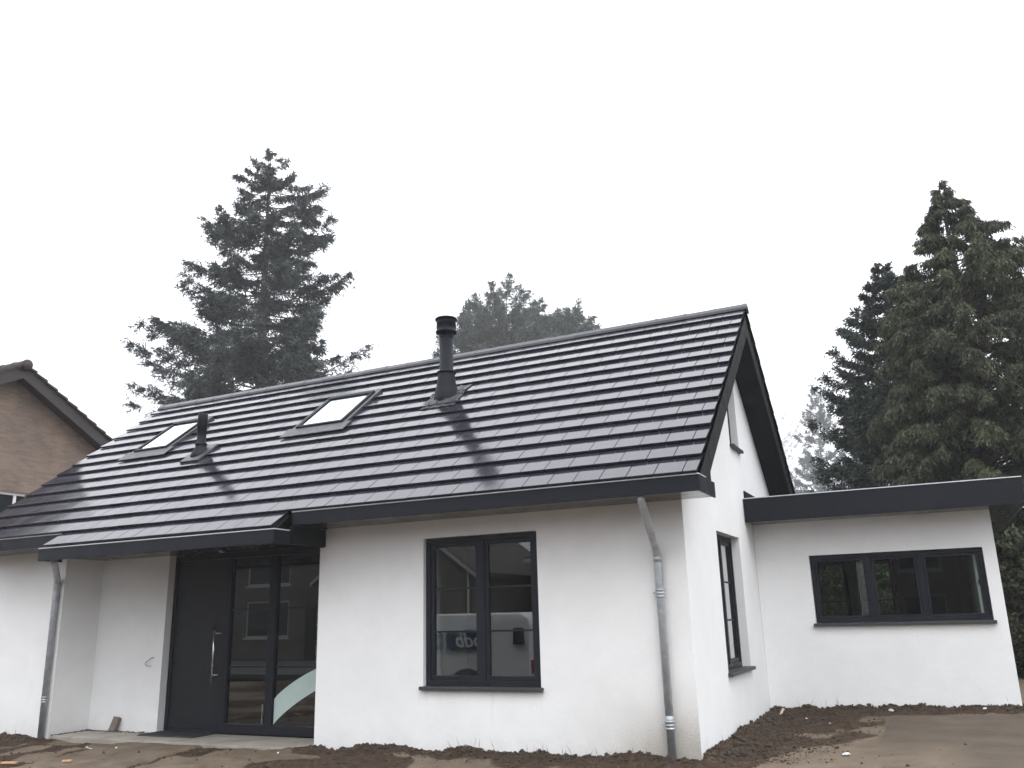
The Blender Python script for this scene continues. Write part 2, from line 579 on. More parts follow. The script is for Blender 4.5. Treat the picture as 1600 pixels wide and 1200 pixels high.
def vnoise(x, y, s, seed):
    """value noise, vectorised"""
    x, y = x * s, y * s
    xi, yi = np.floor(x).astype(int), np.floor(y).astype(int)
    fx, fy = x - xi, y - yi
    fx, fy = fx * fx * (3 - 2 * fx), fy * fy * (3 - 2 * fy)

    def h(a, b):
        q = (a * 374761393 + b * 668265263 + seed * 1442695041) & 0xffffffff
        q = ((q ^ (q >> 13)) * 1274126177) & 0xffffffff
        return ((q ^ (q >> 16)) & 0xffff) / 65535.0
    return (h(xi, yi) * (1 - fx) + h(xi + 1, yi) * fx) * (1 - fy) + (h(xi, yi + 1) * (1 - fx) + h(xi + 1, yi + 1) * fx) * fy


def wall_dist(x, y):
    """distance in front of the nearest house wall (left wall, main wall, gable, extension)"""
    d = np.full(x.shape, 9.0)

    def seg(x0, y0, x1, y1):
        dx, dy = x1 - x0, y1 - y0
        t = np.clip(((x - x0) * dx + (y - y0) * dy) / (dx * dx + dy * dy), 0, 1)
        return np.hypot(x - x0 - t * dx, y - y0 - t * dy)
    for s in ((-13, 0, XI, 0), (XL, 0, 0, 0), (0, 0, 0, 4.03), (0, 4.03, 3.2, 4.03)):
        d = np.minimum(d, seg(*s))
    return d


def ground_base(x, y):
    z = np.where(x < 0, -0.035 + 0.013 * np.clip(x, -11, 0), -0.02 + 0.035 * np.clip(x, 0, 3.5))
    z = z + np.where(x > 0, 0.014 * np.clip(y, 0, 4), 0)
    z = z - 0.2 * smooth01((-y - 2.6) / 4.5)
    z = z - 0.10 * smooth01((np.abs(x) - 13) / 10)
    return z


def ground_pad(x, y):
    """screeded area in front of the extension: a crisp edge near the wall that fades out towards the street"""
    wv = 0.03 * (vnoise(x, y, 2.5, 12) - 0.5)
    crisp = smooth01((x - 1.60 + wv) / 0.035)
    soft = smooth01((x - 1.45 - 0.25 * (1.1 - y) + 0.8 * (vnoise(x, y, 1.3, 13) - 0.5)) / 0.7)
    m = smooth01((y - 0.75 + 0.4 * (vnoise(x, y, 2.0, 17) - 0.5)) / 0.7)
    a = crisp * m + soft * (1 - m)
    return a * smooth01((3.42 + wv * 2 - y) / 0.06) * smooth01((y + 2.0) / 1.5)


def ground_soil(x, y):
    d = wall_dist(x, y)
    width = np.where((x > -0.1) & (y > -0.6), 0.72, 0.46) + 0.5 * (vnoise(x, y, 1.1, 5) - 0.5) + 0.35 * (vnoise(x, y, 3.1, 25) - 0.5)
    width = np.where(x < XI, 0.75, width)
    s = 1 - smooth01((d - width * 0.6) / (width * 0.9))
    s = np.maximum(s, 0.85 * smooth01((0.6 * vnoise(x, y, 0.9, 9) + 0.4 * vnoise(x, y, 2.7, 19) - 0.46) / 0.12))
    s = s * (1 - ground_pad(x, y))
    s = s * (1 - 0.8 * smooth01((x - 0.75 - 0.12 * y + 0.9 * (vnoise(x, y, 2.3, 31) - 0.5)) / 0.45) * smooth01((d - 0.35) / 0.3) * (y > -0.8))
    # packed sandy track up to the doorstep
    edge = -6.62 - 0.30 * (y + 0.5)
    tr = (x < edge) & (x > -8.35 - 0.3 * y) & (y < 0.1)
    s = np.where(tr, s * 0.15, s)
    s = np.where((x >= edge) & (x < edge + 0.05) & (y < 0.05), 1.0, s)
    return np.clip(s, 0, 1)


def ground_z(x, y):
    z = ground_base(x, y)
    d = wall_dist(x, y)
    s = ground_soil(x, y)
    near = np.exp(-(d / 0.28) ** 2)
    z = z + 0.055 * near * (0.5 + vnoise(x, y, 2.2, 3)) + 0.03 * s * (vnoise(x, y, 4.0, 4) - 0.35)
    z = z + s * (0.050 * (vnoise(x, y, 9.0, 1) - 0.5) + 0.030 * (vnoise(x, y, 19.0, 2) - 0.5))
    z = z + 0.014 * (vnoise(x, y, 3.0, 6) - 0.5) + (1 - s) * (0.012 * (vnoise(x, y, 7.0, 14) - 0.5) + 0.006 * (vnoise(x, y, 16.0, 15) - 0.5))
    porch = (x > XI) & (x < XL) & (y > -0.02)
    z = np.where(porch, np.minimum(z, -0.13), z)
    k = ground_pad(x, y)
    z = z * (1 - k) + (ground_base(x, y) + 0.022) * k
    edge = -6.62 - 0.30 * (y + 0.5)
    z = np.where((x < edge) & (x > -8.35 - 0.3 * y) & (y < 0.1), z + 0.025, z)
    z = np.where((x >= edge) & (x < edge + 0.05) & (y < 0.05), z - 0.02, z)
    inside = ((x < -0.12) & (y > 0.12) & (y < 6.3) & ~porch) | ((x > -0.2) & (x < 3.1) & (y > 4.15) & (y < 8.2))
    return np.where(inside, -0.25, z)


def build_ground():
    def axis(lo, hi, step, far):
        c = np.arange(lo, hi + 1e-6, step)
        out, s, q = [], step, hi
        while q < far:
            s *= 1.28
            q += s
            out.append(min(q, far))
        out2, s, q = [], step, lo
        while q > -far:
            s *= 1.28
            q -= s
            out2.append(max(q, -far))
        return np.array(out2[::-1] + list(c) + out)
    xs, ys = axis(-12.4, 5.4, 0.036, 255), axis(-3.0, 4.2, 0.036, 255)
    gx, gy = np.meshgrid(xs, ys)
    gz = ground_z(gx, gy)
    v = np.stack([gx.ravel(), gy.ravel(), gz.ravel()], 1)
    nx, ny = len(xs), len(ys)
    i = (np.arange(ny - 1)[:, None] * nx + np.arange(nx - 1)[None, :]).ravel()
    f = np.stack([i, i + 1, i + nx + 1, i + nx], 1)
    o = np_mesh('ground', v, f, MAT['ground'], smooth=True)
    for nm, fn in (('soil', ground_soil), ('pad', ground_pad)):
        a = o.data.attributes.new(nm, 'FLOAT', 'POINT')
        a.data.foreach_set('value', fn(gx, gy).ravel().astype(np.float32))
    tag(o, 'churned brown sandy soil in front of the white house', 'ground', kind='structure')


build_ground()
_g = lambda x, y: float(ground_z(np.array([float(x)]), np.array([float(y)]))[0])

rd = MB().box(-60, 60, -22, -13, -0.40, -0.226).build('road', MAT['asphalt'])
tag(rd, 'asphalt street behind the camera', 'road', kind='structure')

# ------------------------------------------------------------------ the house
house = empty('white_house', (0, 0, 0))
tag(house, 'new white rendered bungalow with glossy anthracite tiled roof and flat roofed extension', 'house')

FY = lambda y0: (lambda a, d, z: (a, y0 + d, z))              # wall facing the street, depth inwards
FX = lambda x0: (lambda a, d, z: (x0 - d, a, z))              # wall facing +X, depth inwards


def rect(a0, a1, z0, z1):
    return [(a0, z0), (a1, z0), (a1, z1), (a0, z1)]


ME = 0.7783                       # roof pitch (rise per run)
EY, EZ = -0.700, 2.800            # eave line
RY, RZ = 3.206, 2.800 + 0.7783 * 3.906
XR, XRL = 0.372, -11.69           # right verge, left verge


def plane_z(y):
    return RZ - ME * abs(y - RY)


ZB = -0.35
MB().panel(FY(0.0), rect(XL, -0.30, ZB, 3.0), [rect(-3.32, -1.765, 0.675, 2.43)], 0.0, 0.30).build('front_wall', MAT['render'], house)
gw = [(0.0, ZB), (6.41, ZB), (6.41, plane_z(6.41) - 0.12), (RY, RZ - 0.12), (0.0, plane_z(0.0) - 0.12)]
MB().panel(FX(0.0), gw, [rect(1.568, 2.936, 0.735, 2.435), rect(2.93, 3.56, 3.76, 4.86)], 0.0, 0.30).build('gable_wall', MAT['render'], house)
MB().panel(FY(0.0), rect(-11.67, XI - 0.3, ZB, 2.79), [], 0.0, 0.30).build('front_wall', MAT['render'], house)
pw = MB()
pw.box(XI - 0.3, XI, 0.0, 1.0, ZB, 2.9)
pw.box(XI, XD, YI, YI + 0.30, ZB, 2.9)
pw.build('porch_wall', MAT['render'], house)
bw = MB()
bw.box(-11.67, -11.37, 0.30, 6.11, ZB, 2.75)
bw.box(-11.67, -0.30, 6.11, 6.41, ZB, 3.2)
bw.box(XL, XL + 0.2, 0.30, 6.11, ZB, 2.62)
bw.build('back_wall', MAT['render'], house)
# the gable at the hidden end
hg = [(0.3, 2.76), (6.11, 2.76), (6.11, plane_z(6.11) - 0.15), (RY, RZ - 0.15), (0.3, plane_z(0.3) - 0.15)]
MB().panel(FX(-11.37), hg, [], 0.0, 0.30).build('end_gable', MAT['render'], house)

# extension
MB().panel(FY(4.03), rect(0.003, 3.164, ZB, 2.95), [rect(0.76, 3.006, 1.25, 2.205)], 0.0, 0.28).build('extension_wall', MAT['render'], house)
ew = MB()
ew.box(2.884, 3.164, 4.31, 8.30, ZB, 2.95)
ew.panel(FY(8.30), rect(0.003, 3.164, ZB, 2.95), [rect(0.30, 0.87, 0.1, 2.32), rect(1.04, 1.68, 0.1, 2.32)], 0.0, 0.28)
ew.build('extension_wall', MAT['render'], house)
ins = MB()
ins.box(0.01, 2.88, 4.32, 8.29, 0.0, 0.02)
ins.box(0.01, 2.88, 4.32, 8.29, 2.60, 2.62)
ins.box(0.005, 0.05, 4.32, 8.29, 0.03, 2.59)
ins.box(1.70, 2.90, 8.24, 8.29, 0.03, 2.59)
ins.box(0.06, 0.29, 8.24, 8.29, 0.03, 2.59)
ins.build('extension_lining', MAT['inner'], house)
MB().box(1.74, 2.70, 7.4, 8.2, 0.03, 2.58).build('dark_filler_box', MAT['inner_dark'], house)  # added dark box, enlarged to keep the middle and right panes dark
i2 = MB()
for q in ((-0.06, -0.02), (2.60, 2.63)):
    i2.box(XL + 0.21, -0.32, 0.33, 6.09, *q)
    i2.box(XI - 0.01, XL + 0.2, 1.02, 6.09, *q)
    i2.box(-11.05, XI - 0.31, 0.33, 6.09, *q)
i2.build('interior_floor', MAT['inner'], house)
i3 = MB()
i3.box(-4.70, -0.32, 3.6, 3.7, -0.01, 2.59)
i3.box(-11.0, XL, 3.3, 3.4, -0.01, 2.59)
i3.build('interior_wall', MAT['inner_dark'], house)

# ---- roof tiles
L_SL = math.hypot(RY - EY, RZ - EZ)
NROW = 14
G = L_SL / NROW
TH = math.atan(ME)
TW = 0.302


def slope_pt(side, s, nrm):
    """point on a slope: s up the slope from the eave, nrm above the plane; side -1 street, +1 garden"""
    y = EY + s * math.cos(TH) - nrm * math.sin(TH)
    z = EZ + s * math.sin(TH) + nrm * math.cos(TH)
    return (y, z) if side < 0 else (2 * RY - y, z)


def tile_course(mb, side, row, x0, x1, off, rng, length=None):
    s0 = row * G
    s1 = min(s0 + G + 0.05, L_SL + 0.03)
    edges = [x1]
    x = x1 - (TW if off == 0 else TW * 0.5)
    while x > x0 + 0.04:
        edges.append(x)
        x -= TW
    edges.append(x0)
    for b, a in zip(edges[:-1], edges[1:]):
        j0, j1 = rng.uniform(-0.0013, 0.0013), rng.uniform(-0.0013, 0.0013)
        js = rng.uniform(-0.002, 0.002)
        gap = 0.0048
        a2, b2 = a + gap, b - gap
        pts = []
        # cross-section: rounded nose at the lower edge
        prof = [(s0 + js + 0.003, 0.024), (s0 + js, 0.029), (s0 + js + 0.001, 0.051), (s0 + js + 0.006, 0.0545),
                (s1, 0.0125), (s1, -0.008)]
        for xx, jj in ((a2, j0), (b2, j1)):
            for s, nn in prof:
                y, z = slope_pt(side, s, nn + jj)
                pts.append((xx, y, z))
        k = len(prof)
        fs = [tuple(range(k)), tuple(reversed(range(k, 2 * k)))]
        for i in range(k):
            i2 = (i + 1) % k
            fs.append((i, i2, k + i2, k + i))
        mb.add(pts, fs)


trng = random.Random(3)
# openings that skylights take out of the tiles (x0, x1, s0, s1) are simply overlaid by the raised frames
tm = MB()
for r in range(NROW):
    tile_course(tm, -1, r, XRL, XR, (r + 1) % 2, trng)
tile_course(tm, -1, -1, -9.12, -4.90, 0, trng)
tm.build('roof', MAT['tile'], house)
tb = MB()
for r in range(-1, NROW):
    tile_course(tb, 1, r, XRL, XR, (r + 1) % 2, trng)
tb.build('rear_roof', MAT['tile'], house)
dk = MB()
for side in (-1, 1):
    c = [slope_pt(side, s, nn) for s, nn in ((0.03, -0.10), (L_SL, -0.10), (L_SL, -0.015), (0.03, -0.015))]
    dk.hexa([(XRL + 0.06, *c[0]), (XR - 0.03, *c[0]), (XR - 0.03, *c[1]), (XRL + 0.06, *c[1]),
             (XRL + 0.06, *c[3]), (XR - 0.03, *c[3]), (XR - 0.03, *c[2]), (XRL + 0.06, *c[2])])
c = [slope_pt(-1, s, nn) for s, nn in ((-0.34, -0.06), (0.02, -0.06), (0.02, -0.015), (-0.34, -0.015))]
dk.hexa([(-9.10, *c[0]), (-4.92, *c[0]), (-4.92, *c[1]), (-9.10, *c[1]), (-9.10, *c[3]), (-4.92, *c[3]), (-4.92, *c[2]), (-9.10, *c[2])])
dk.build('roof_deck', MAT['deck'], house)

# ridge: overlapping flat-shouldered caps
rm = MB()
x = XR + 0.02
while x > XRL:
    x2 = max(x - 0.46, XRL - 0.01)
    j = trng.uniform(-0.003, 0.003)
    lip = 0.006
    for (xa, xb, g2) in ((x, x - 0.05, lip), (x - 0.05, x2 - 0.02, 0.0)):
        sec = [(-0.125 - g2, -0.060), (-0.105 - g2, -0.012), (-0.045, 0.052 + g2), (0.045, 0.052 + g2), (0.105 + g2, -0.012), (0.125 + g2, -0.060)]
        vs = [(xx, RY + a, RZ + b + j + 0.016) for xx in (xa, xb) for a, b in sec]
        k = len(sec)
        fs = [tuple(range(k)), tuple(reversed(range(k, 2 * k)))] + [(i, (i + 1) % k, k + (i + 1) % k, k + i) for i in range(k)]
        rm.add(vs, fs)
    x = x2
rm.build('ridge_cap', MAT['tile'], house, bevel=0.006)

# barge boards and gable soffit
gm, sm = MB(), MB()
for side in (-1, 1):
    yl = 0.02 if side < 0 else 2 * RY - EY - 0.06
    yy = [yl, RY]
    pts = []
    for xa in (XR - 0.055, XR - 0.030):
        for y in yy: pts.append((xa, y, plane_z(y) - 0.43))
        for y in reversed(yy): pts.append((xa, y, plane_z(y) + 0.005))
    gm.hexa(pts)
    pts = []
    for dz in (-0.415, -0.395):
        pts += [(-0.03, yl, plane_z(yl) + dz), (XR - 0.056, yl, plane_z(yl) + dz), (XR - 0.056, RY, plane_z(RY) + dz), (-0.03, RY, plane_z(RY) + dz)]
    sm.hexa(pts)
# foot of the street barge board, down to the gutter box
gm.hexa([(XR - 0.055, -0.60, 2.80), (XR - 0.055, 0.019, 2.80), (XR - 0.030, 0.019, 2.80), (XR - 0.030, -0.60, 2.80),
         (XR - 0.055, -0.60, 2.885), (XR - 0.055, 0.019, plane_z(0.019)), (XR - 0.030, 0.019, plane_z(0.019)), (XR - 0.030, -0.60, 2.885)])
gm.build('barge_board', MAT['barge'], house, bevel=0.003)
sm.build('gable_soffit', MAT['barge'], house)


def gutter(x0, x1, yf, zs, zf, yback, mat_part, right_end=True, soffit_z=None, left_full=True):
    """box gutter: front board, end boards, soffit board, bright lip"""
    b = MB()
    b.box(x0, x1, yf, yf + 0.022, zs, zf)
    ye = yback - 0.002
    b.box(x1 - 0.022, x1, yf + 0.0225, ye, zs, zf)
    b.box(x0, x0 + 0.022, yf + 0.0225, ye if left_full else yf + 0.38, zs, zf)
    b.build(mat_part, MAT['fascia'], house, bevel=0.003)
    t = MB()
    t.box(x0 + 0.023, x1 - 0.023, yf + 0.10, yf + 0.115, zs + 0.05, zf - 0.02)
    t.box(x0 + 0.023, x1 - 0.023, yf + 0.023, yf + 0.10, zs + 0.05, zs + 0.058)
    t.build('gutter_lining', MAT['zinc'], house)
    l_ = MB()
    l_.box(x0 - 0.004, x1 + 0.004, yf - 0.007, yf + 0.03, zf + 0.001, zf + 0.013)
    l_.box(x1 - 0.026, x1 + 0.004, yf + 0.0305, yf + 0.30, zf + 0.001, zf + 0.013)
    l_.box(x0 - 0.004, x0 + 0.026, yf + 0.0305, yf + 0.12, zf + 0.001, zf + 0.013)
    l_.build('gutter_lip', MAT['strip'], house, bevel=0.002)
    s = MB()
    sz = zs + 0.012 if soffit_z is None else soffit_z
    s.box(x0 + 0.0225, x1 - 0.0225, yf + 0.0225, ye, sz, sz + 0.015)
    s.build('soffit', MAT['soffit'], house)


gutter(-4.838, XR + 0.008, -0.696, 2.640, 2.806, 0.0, 'fascia')
gutter(-11.76, -9.156, -0.696, 2.640, 2.806, 0.0, 'fascia')
gutter(-9.223, -4.873, -0.985, 2.405, 2.576, 0.02, 'canopy_fascia', soffit_z=2.522, left_full=False)
cs = MB()
cs.box(-9.22, -4.94, 0.022, 0.80, 2.522, 2.537)
cs.box(-9.899, -9.221, 0.022, 0.688, 2.522, 2.537)
cs.box(-9.899, -9.221, 0.002, 0.0215, 2.522, 2.80)
cs.build('soffit', MAT['soffit'], house)
MB().box(-4.955, -4.885, -0.035, 0.10, 2.415, 2.638).build('side_panel', MAT['barge'], house)
MB().box(-4.90, -4.84, -0.67, 0.0, 2.41, 2.637).build('side_panel', MAT['barge'], house)
for (dx, dy) in ((-7.27, 0.62), (-9.55, 0.55)):
    MB().lathe((dx, dy, 2.522), [(0.0, -0.004), (0.030, -0.004), (0.042, -0.012), (0.045, -0.004), (0.045, 0.0)], 20).build('downlight', MAT['chrome'], house)

# ---- extension roof
er = MB()
er.box(0.004, 3.557, 3.466, 3.49, 2.690, 3.030)
er.box(3.533, 3.557, 3.4905, 8.9, 2.690, 3.030)
er.build('extension_fascia', MAT['fascia'], house, bevel=0.003)
MB().box(0.004, 3.532, 3.4905, 8.9, 2.962, 2.995).build('flat_roof', MAT['deck'], house)
ex = MB()
ex.box(0.004, 3.532, 3.4905, 4.028, 2.700, 2.715)
ex.box(3.166, 3.532, 4.029, 8.9, 2.700, 2.715)
ex.build('extension_soffit', MAT['soffit'], house)
es = MB()
es.box(0.003, 3.562, 3.458, 3.50, 3.031, 3.043)
es.box(3.525, 3.562, 3.501, 8.9, 3.031, 3.043)
es.build('extension_roof_lip', MAT['strip'], house, bevel=0.002)
MB().box(0.003, 0.018, 3.57, 4.55, 3.046, 3.165).build('roof_upstand', MAT['barge'], house)


# ---- windows
def window(M, a0, a1, z0, z1, rec, mull, bars, sill=True, fw=0.062, sash=0.05, mw=0.075, glass='glass', sill_ext=0.035, open_sash=()):
    f = MB()
    d0, d1 = rec, rec + 0.075
    f.mbox(M, a0, a1, d0, d1, z1 - fw, z1)
    f.mbox(M, a0, a1, d0, d1, z0, z0 + fw)
    f.mbox(M, a0, a0 + fw, d0, d1, z0 + fw + .0005, z1 - fw - .0005)
    f.mbox(M, a1 - fw, a1, d0, d1, z0 + fw + .0005, z1 - fw - .0005)
    ed = [a0 + fw] + [q for m in mull for q in (m - mw / 2, m + mw / 2)] + [a1 - fw]
    for m in mull: f.mbox(M, m - mw / 2, m + mw / 2, d0 + 0.003, d1, z0 + fw + .0005, z1 - fw - .0005)
    w_ = f.build('window', MAT['frame'], house, bevel=0.004)
    s, p, bb_ = MB(), MB(), []
    for i in range(0, len(ed), 2):
        q0, q1, y0, y1 = ed[i] + .0005, ed[i + 1] - .0005, z0 + fw + .001, z1 - fw - .001
        e0, e1 = d0 + 0.016, d1 - 0.004
        s.mbox(M, q0, q1, e0, e1, y1 - sash, y1)
        s.mbox(M, q0, q1, e0, e1, y0, y0 + sash)
        s.mbox(M, q0, q0 + sash, e0, e1, y0 + sash + .0005, y1 - sash - .0005)
        s.mbox(M, q1 - sash, q1, e0, e1, y0 + sash + .0005, y1 - sash - .0005)
        g0, g1, h0, h1 = q0 + sash + .0005, q1 - sash - .0005, y0 + sash + .0005, y1 - sash - .0005
        p.mbox(M, g0, g1, d0 + 0.040, d0 + 0.046, h0, h1)
        for t in bars:
            zz = h0 + (h1 - h0) * t
            bb_.append(MB())
            bb_[-1].mbox(M, g0, g1, d0 + 0.030, d0 + 0.0395, zz - 0.011, zz + 0.011)
    s.build('sash', MAT['frame'], w_, bevel=0.004)
    p.build('pane', MAT[glass], w_)
    for q in bb_: q.build('glazing_bar', MAT['frame'], w_)
    if sill:
        q = MB()
        q.mbox(M, a0 - sill_ext, a1 + sill_ext, -0.060, rec + 0.02, z0 - 0.045, z0 - 0.003)
        q.build('sill', MAT['sill'], w_, bevel=0.005)
    return w_


window(FY(0.0), -3.315, -1.77, 0.680, 2.425, 0.055, [-2.535], [1 / 3, 2 / 3])
window(FX(0.0), 1.573, 2.931, 0.740, 2.43, 0.11, [2.25], [1 / 3, 2 / 3])
window(FX(0.0), 2.935, 3.555, 3.765, 4.855, 0.10, [], [], sash=0.04)
we = window(FY(4.03), 0.765, 3.001, 1.255, 2.200, 0.06, [1.545, 2.215], [], glass='clear', sash=0.035, fw=0.055)
# rear openings of the extension
window(FY(8.30), 0.305, 0.865, 0.105, 2.315, 0.10, [], [0.68], sill=False, glass='clear', fw=0.04, sash=0.03)
window(FY(8.30), 1.045, 1.675, 0.105, 2.315, 0.10, [], [0.68], sill=False, glass='clear', fw=0.04, sash=0.03)
hd = MB()
hd.tube([(2.925, 4.145, 1.80), (2.925, 4.178, 1.80), (2.905, 4.185, 1.80), (2.905, 4.185, 1.70)], 0.011, 8)
hd.box(2.910, 2.940, 4.137, 4.144, 1.76, 1.84)
hd.build('window_handle', MAT['chrome'], we)
# white lining of the front window reveal seen through the glass
MB().box(-3.300, -3.262, 0.14, 0.30, 0.76, 2.36).build('reveal_lining', MAT['white'], house)

# ---- entrance: door leaf, side lights
YD = 0.81
en = MB()
zt, zb = 2.521, -0.07
en.box(-8.412, -8.345, YD, YD + 0.09, zb, zt)
en.box(-8.3445, -4.94, YD, YD + 0.09, 2.43, zt)
en.box(-7.33, -7.225, YD, YD + 0.09, zb, 2.4295)
en.box(-6.48, -6.345, YD, YD + 0.09, zb, 2.4295)
en.box(-7.2245, -6.4805, YD, YD + 0.09, zb, 0.06)
en.box(-6.3445, -4.94, YD, YD + 0.09, zb, 0.06)
en.box(-4.99, -4.94, YD, YD + 0.09, 0.0605, 2.4295)
en.box(-8.3445, -7.3305, YD, YD + 0.09, zb, -0.035)
ent = en.build('entrance_frame', MAT['frame'], house, bevel=0.005)
gp, gb = MB(), MB()
for a, b in ((-7.2245, -6.4805), (-6.3445, -4.9905)):
    gp.box(a, b, YD + 0.045, YD + 0.052, 0.0605, 2.4295)
    for zz in (0.85, 1.665): MB().box(a, b, YD + 0.028, YD + 0.0445, zz - 0.013, zz + 0.013).build('glazing_bar', MAT['frame'], ent)
gp.build('pane', MAT['glass'], ent)
# frosted sweep on the glass
fm = MB()
N = 24
vs, fs = [], []
for yy in (YD + 0.0435, YD + 0.0445):
    for i in range(N + 1):
        t = i / N
        xx = -6.335 + t * 1.30
        up = 0.41 + 0.80 * (t ** 0.85) * (1 - 0.28 * t)
        lo = 0.065 + 0.86 * (t ** 0.85) * (1 - 0.20 * t)
        vs += [(xx, yy, min(lo, 0.83)), (xx, yy, min(up, 0.835))]
h = 2 * (N + 1)
for i in range(N):
    fs.append((2 * i, 2 * i + 1, 2 * i + 3, 2 * i + 2))
    fs.append((h + 2 * i, h + 2 * i + 2, h + 2 * i + 3, h + 2 * i + 1))
fm.add(vs, fs).build('frosted_sweep', MAT['film'], ent, fix=False)
MB().box(-6.535, -6.520, YD + 0.020, YD + 0.027, 0.075, 0.34).build('steel_strip', MAT['chrome'], ent)
MB().box(-5.640, -5.622, YD + 0.056, YD + 0.064, 0.90, 1.78).build('steel_strip', MAT['chrome'], ent)
dl = MB().box(-8.344, -7.331, YD + 0.018, YD + 0.075, -0.034, 2.429).build('front_door', MAT['door'], house, bevel=0.004)
gr = MB()
gr.box(-8.318, -7.357, YD + 0.0140, YD + 0.0175, 0.0, 0.085)
gr.build('kick_plate', MAT['frame'], dl)
hb = MB()
hb.tube([(-7.462, YD - 0.045, 0.60), (-7.462, YD - 0.045, 1.455)], 0.013, 12)
for zz in (0.735, 1.33): hb.tube([(-7.462, YD - 0.045, zz), (-7.395, YD - 0.02, zz), (-7.385, YD + 0.02, zz)], 0.008, 8)
hb.build('handle', MAT['chrome'], dl)

# loose cable end poking out of the porch wall
cb = MB().tube([(-8.60, YI + 0.02, 0.99), (-8.60, YI - 0.03, 0.995), (-8.66, YI - 0.035, 0.96), (-8.73, YI - 0.03, 0.925), (-8.74, YI - 0.03, 0.895),
                (-8.68, YI - 0.035, 0.87), (-8.60, YI - 0.04, 0.875)], 0.0045, 6)
cb.build('cable_end', MAT['sill'], house)


# ---- downpipes
def bracket(parent, c, axis_d=(0, 0, 1), r=0.047):
    b = MB()
    for dz in (-0.035, 0.0, 0.035):
        b.lathe((c[0], c[1], c[2] + dz), [(r - 0.006, -0.010), (r + 0.005, -0.008), (r + 0.005, 0.008), (r - 0.006, 0.010)], 20)
    b.box(c[0] - 0.012, c[0] + 0.012, c[1] + r - 0.004, 0.012, c[2] - 0.012, c[2] + 0.012)
    b.box(c[0] - r - 0.030, c[0] - r - 0.002, c[1] - 0.008, c[1] + 0.008, c[2] - 0.012, c[2] + 0.012)
    b.build('bracket', MAT['zinc'], parent)


d1_ = MB()
d1_.tube([(-0.27, -0.62, 2.66), (-0.272, -0.59, 2.58), (-0.295, -0.12, 2.14), (-0.298, -0.066, 2.05), (-0.298, -0.062, 1.95), (-0.285, -0.062, -0.12)], 0.043, 20)
d1_.tube([(-0.298, -0.062, 1.99), (-0.298, -0.062, 2.06)], 0.0465, 20)
d1_.tube([(-0.286, -0.062, 0.34), (-0.286, -0.062, 0.42)], 0.0465, 20)
p1 = d1_.build('downpipe', MAT['zinc'], house)
bracket(p1, (-0.296, -0.062, 1.66))
bracket(p1, (-0.287, -0.062, 0.33))
d2_ = MB()
d2_.tube([(-9.12, -0.80, 2.43), (-9.16, -0.765, 2.40), (-9.90, -0.14, 2.23), (-9.985, -0.066, 2.17), (-9.99, -0.062, 2.05), (-9.975, -0.062, -0.24)], 0.047, 20)
d2_.tube([(-9.99, -0.062, 2.08), (-9.99, -0.062, 2.15)], 0.0465, 20)
d2_.tube([(-9.975, -0.062, -0.24), (-9.975, -0.062, -0.16)], [0.07, 0.055], 20)
p2 = d2_.build('downpipe', MAT['zinc'], house)
bracket(p2, (-9.988, -0.062, 1.93))
bracket(p2, (-9.978, -0.062, 0.43))


# ---- skylights
def on_roof(x, s, nrm):
    y, z = slope_pt(-1, s, nrm)
    return (x, y, z)


def s_of_y(y): return (y - EY) / math.cos(TH)


def rbox(mb, x0, x1, s0, s1, n0, n1):
    mb.hexa([on_roof(x0, s0, n0), on_roof(x1, s0, n0), on_roof(x1, s1, n0), on_roof(x0, s1, n0),
             on_roof(x0, s0, n1), on_roof(x1, s0, n1), on_roof(x1, s1, n1), on_roof(x0, s1, n1)])


def skylight(x0, x1):
    s0, s1 = s_of_y(1.37), s_of_y(2.25)
    f = MB()
    t = 0.058
    top = 0.098
    rbox(f, x0, x1, s0, s0 + t, 0.02, top)
    rbox(f, x0, x1, s1 - t * 1.5, s1, 0.02, top + 0.010)
    rbox(f, x0, x0 + t, s0 + t + .0005, s1 - t * 1.5 - .0005, 0.02, top)
    rbox(f, x1 - t, x1, s0 + t + .0005, s1 - t * 1.5 - .0005, 0.02, top)
    o = f.build('skylight', MAT['flue'], house, bevel=0.006)
    g = MB()
    rbox(g, x0 + t, x1 - t, s0 + t, s1 - t * 1.5, 0.074, 0.080)
    g.build('pane', MAT['sky_glass'], o)
    bl = MB()
    rbox(bl, x0 + t, x1 - t, s0 + t, s1 - t * 1.5, 0.058, 0.066)
    bl.build('white_backing', MAT['white_backing'], o)  # white sheet added under the glass to brighten the skylight
    fl = MB()
    # apron below, side and top flashings
    nx = 14
    for i in range(nx):
        a, b = x0 - 0.16 + (x1 - x0 + 0.32) * i / nx, x0 - 0.16 + (x1 - x0 + 0.32) * (i + 1) / nx
        j = 0.004 * math.sin(i * 2.1)
        fl.hexa([on_roof(a, s0 - 0.26 + j, 0.052), on_roof(b, s0 - 0.26 + j, 0.052), on_roof(b, s0 + 0.01, 0.056), on_roof(a, s0 + 0.01, 0.056),
                 on_roof(a, s0 - 0.26 + j, 0.067), on_roof(b, s0 - 0.26 + j, 0.067), on_roof(b, s0 + 0.01, 0.073), on_roof(a, s0 + 0.01, 0.073)])
    rbox(fl, x0 - 0.075, x0 - 0.001, s0 + 0.0105, s1 + 0.09, 0.03, 0.072)
    rbox(fl, x1 + 0.001, x1 + 0.075, s0 + 0.0105, s1 + 0.09, 0.03, 0.072)
    rbox(fl, x0 - 0.0005, x1 + 0.0005, s1 + 0.001, s1 + 0.12, 0.03, 0.075)
    fl.build('flashing', MAT['lead'], o)


skylight(-6.55, -5.63)
skylight(-10.20, -9.40)

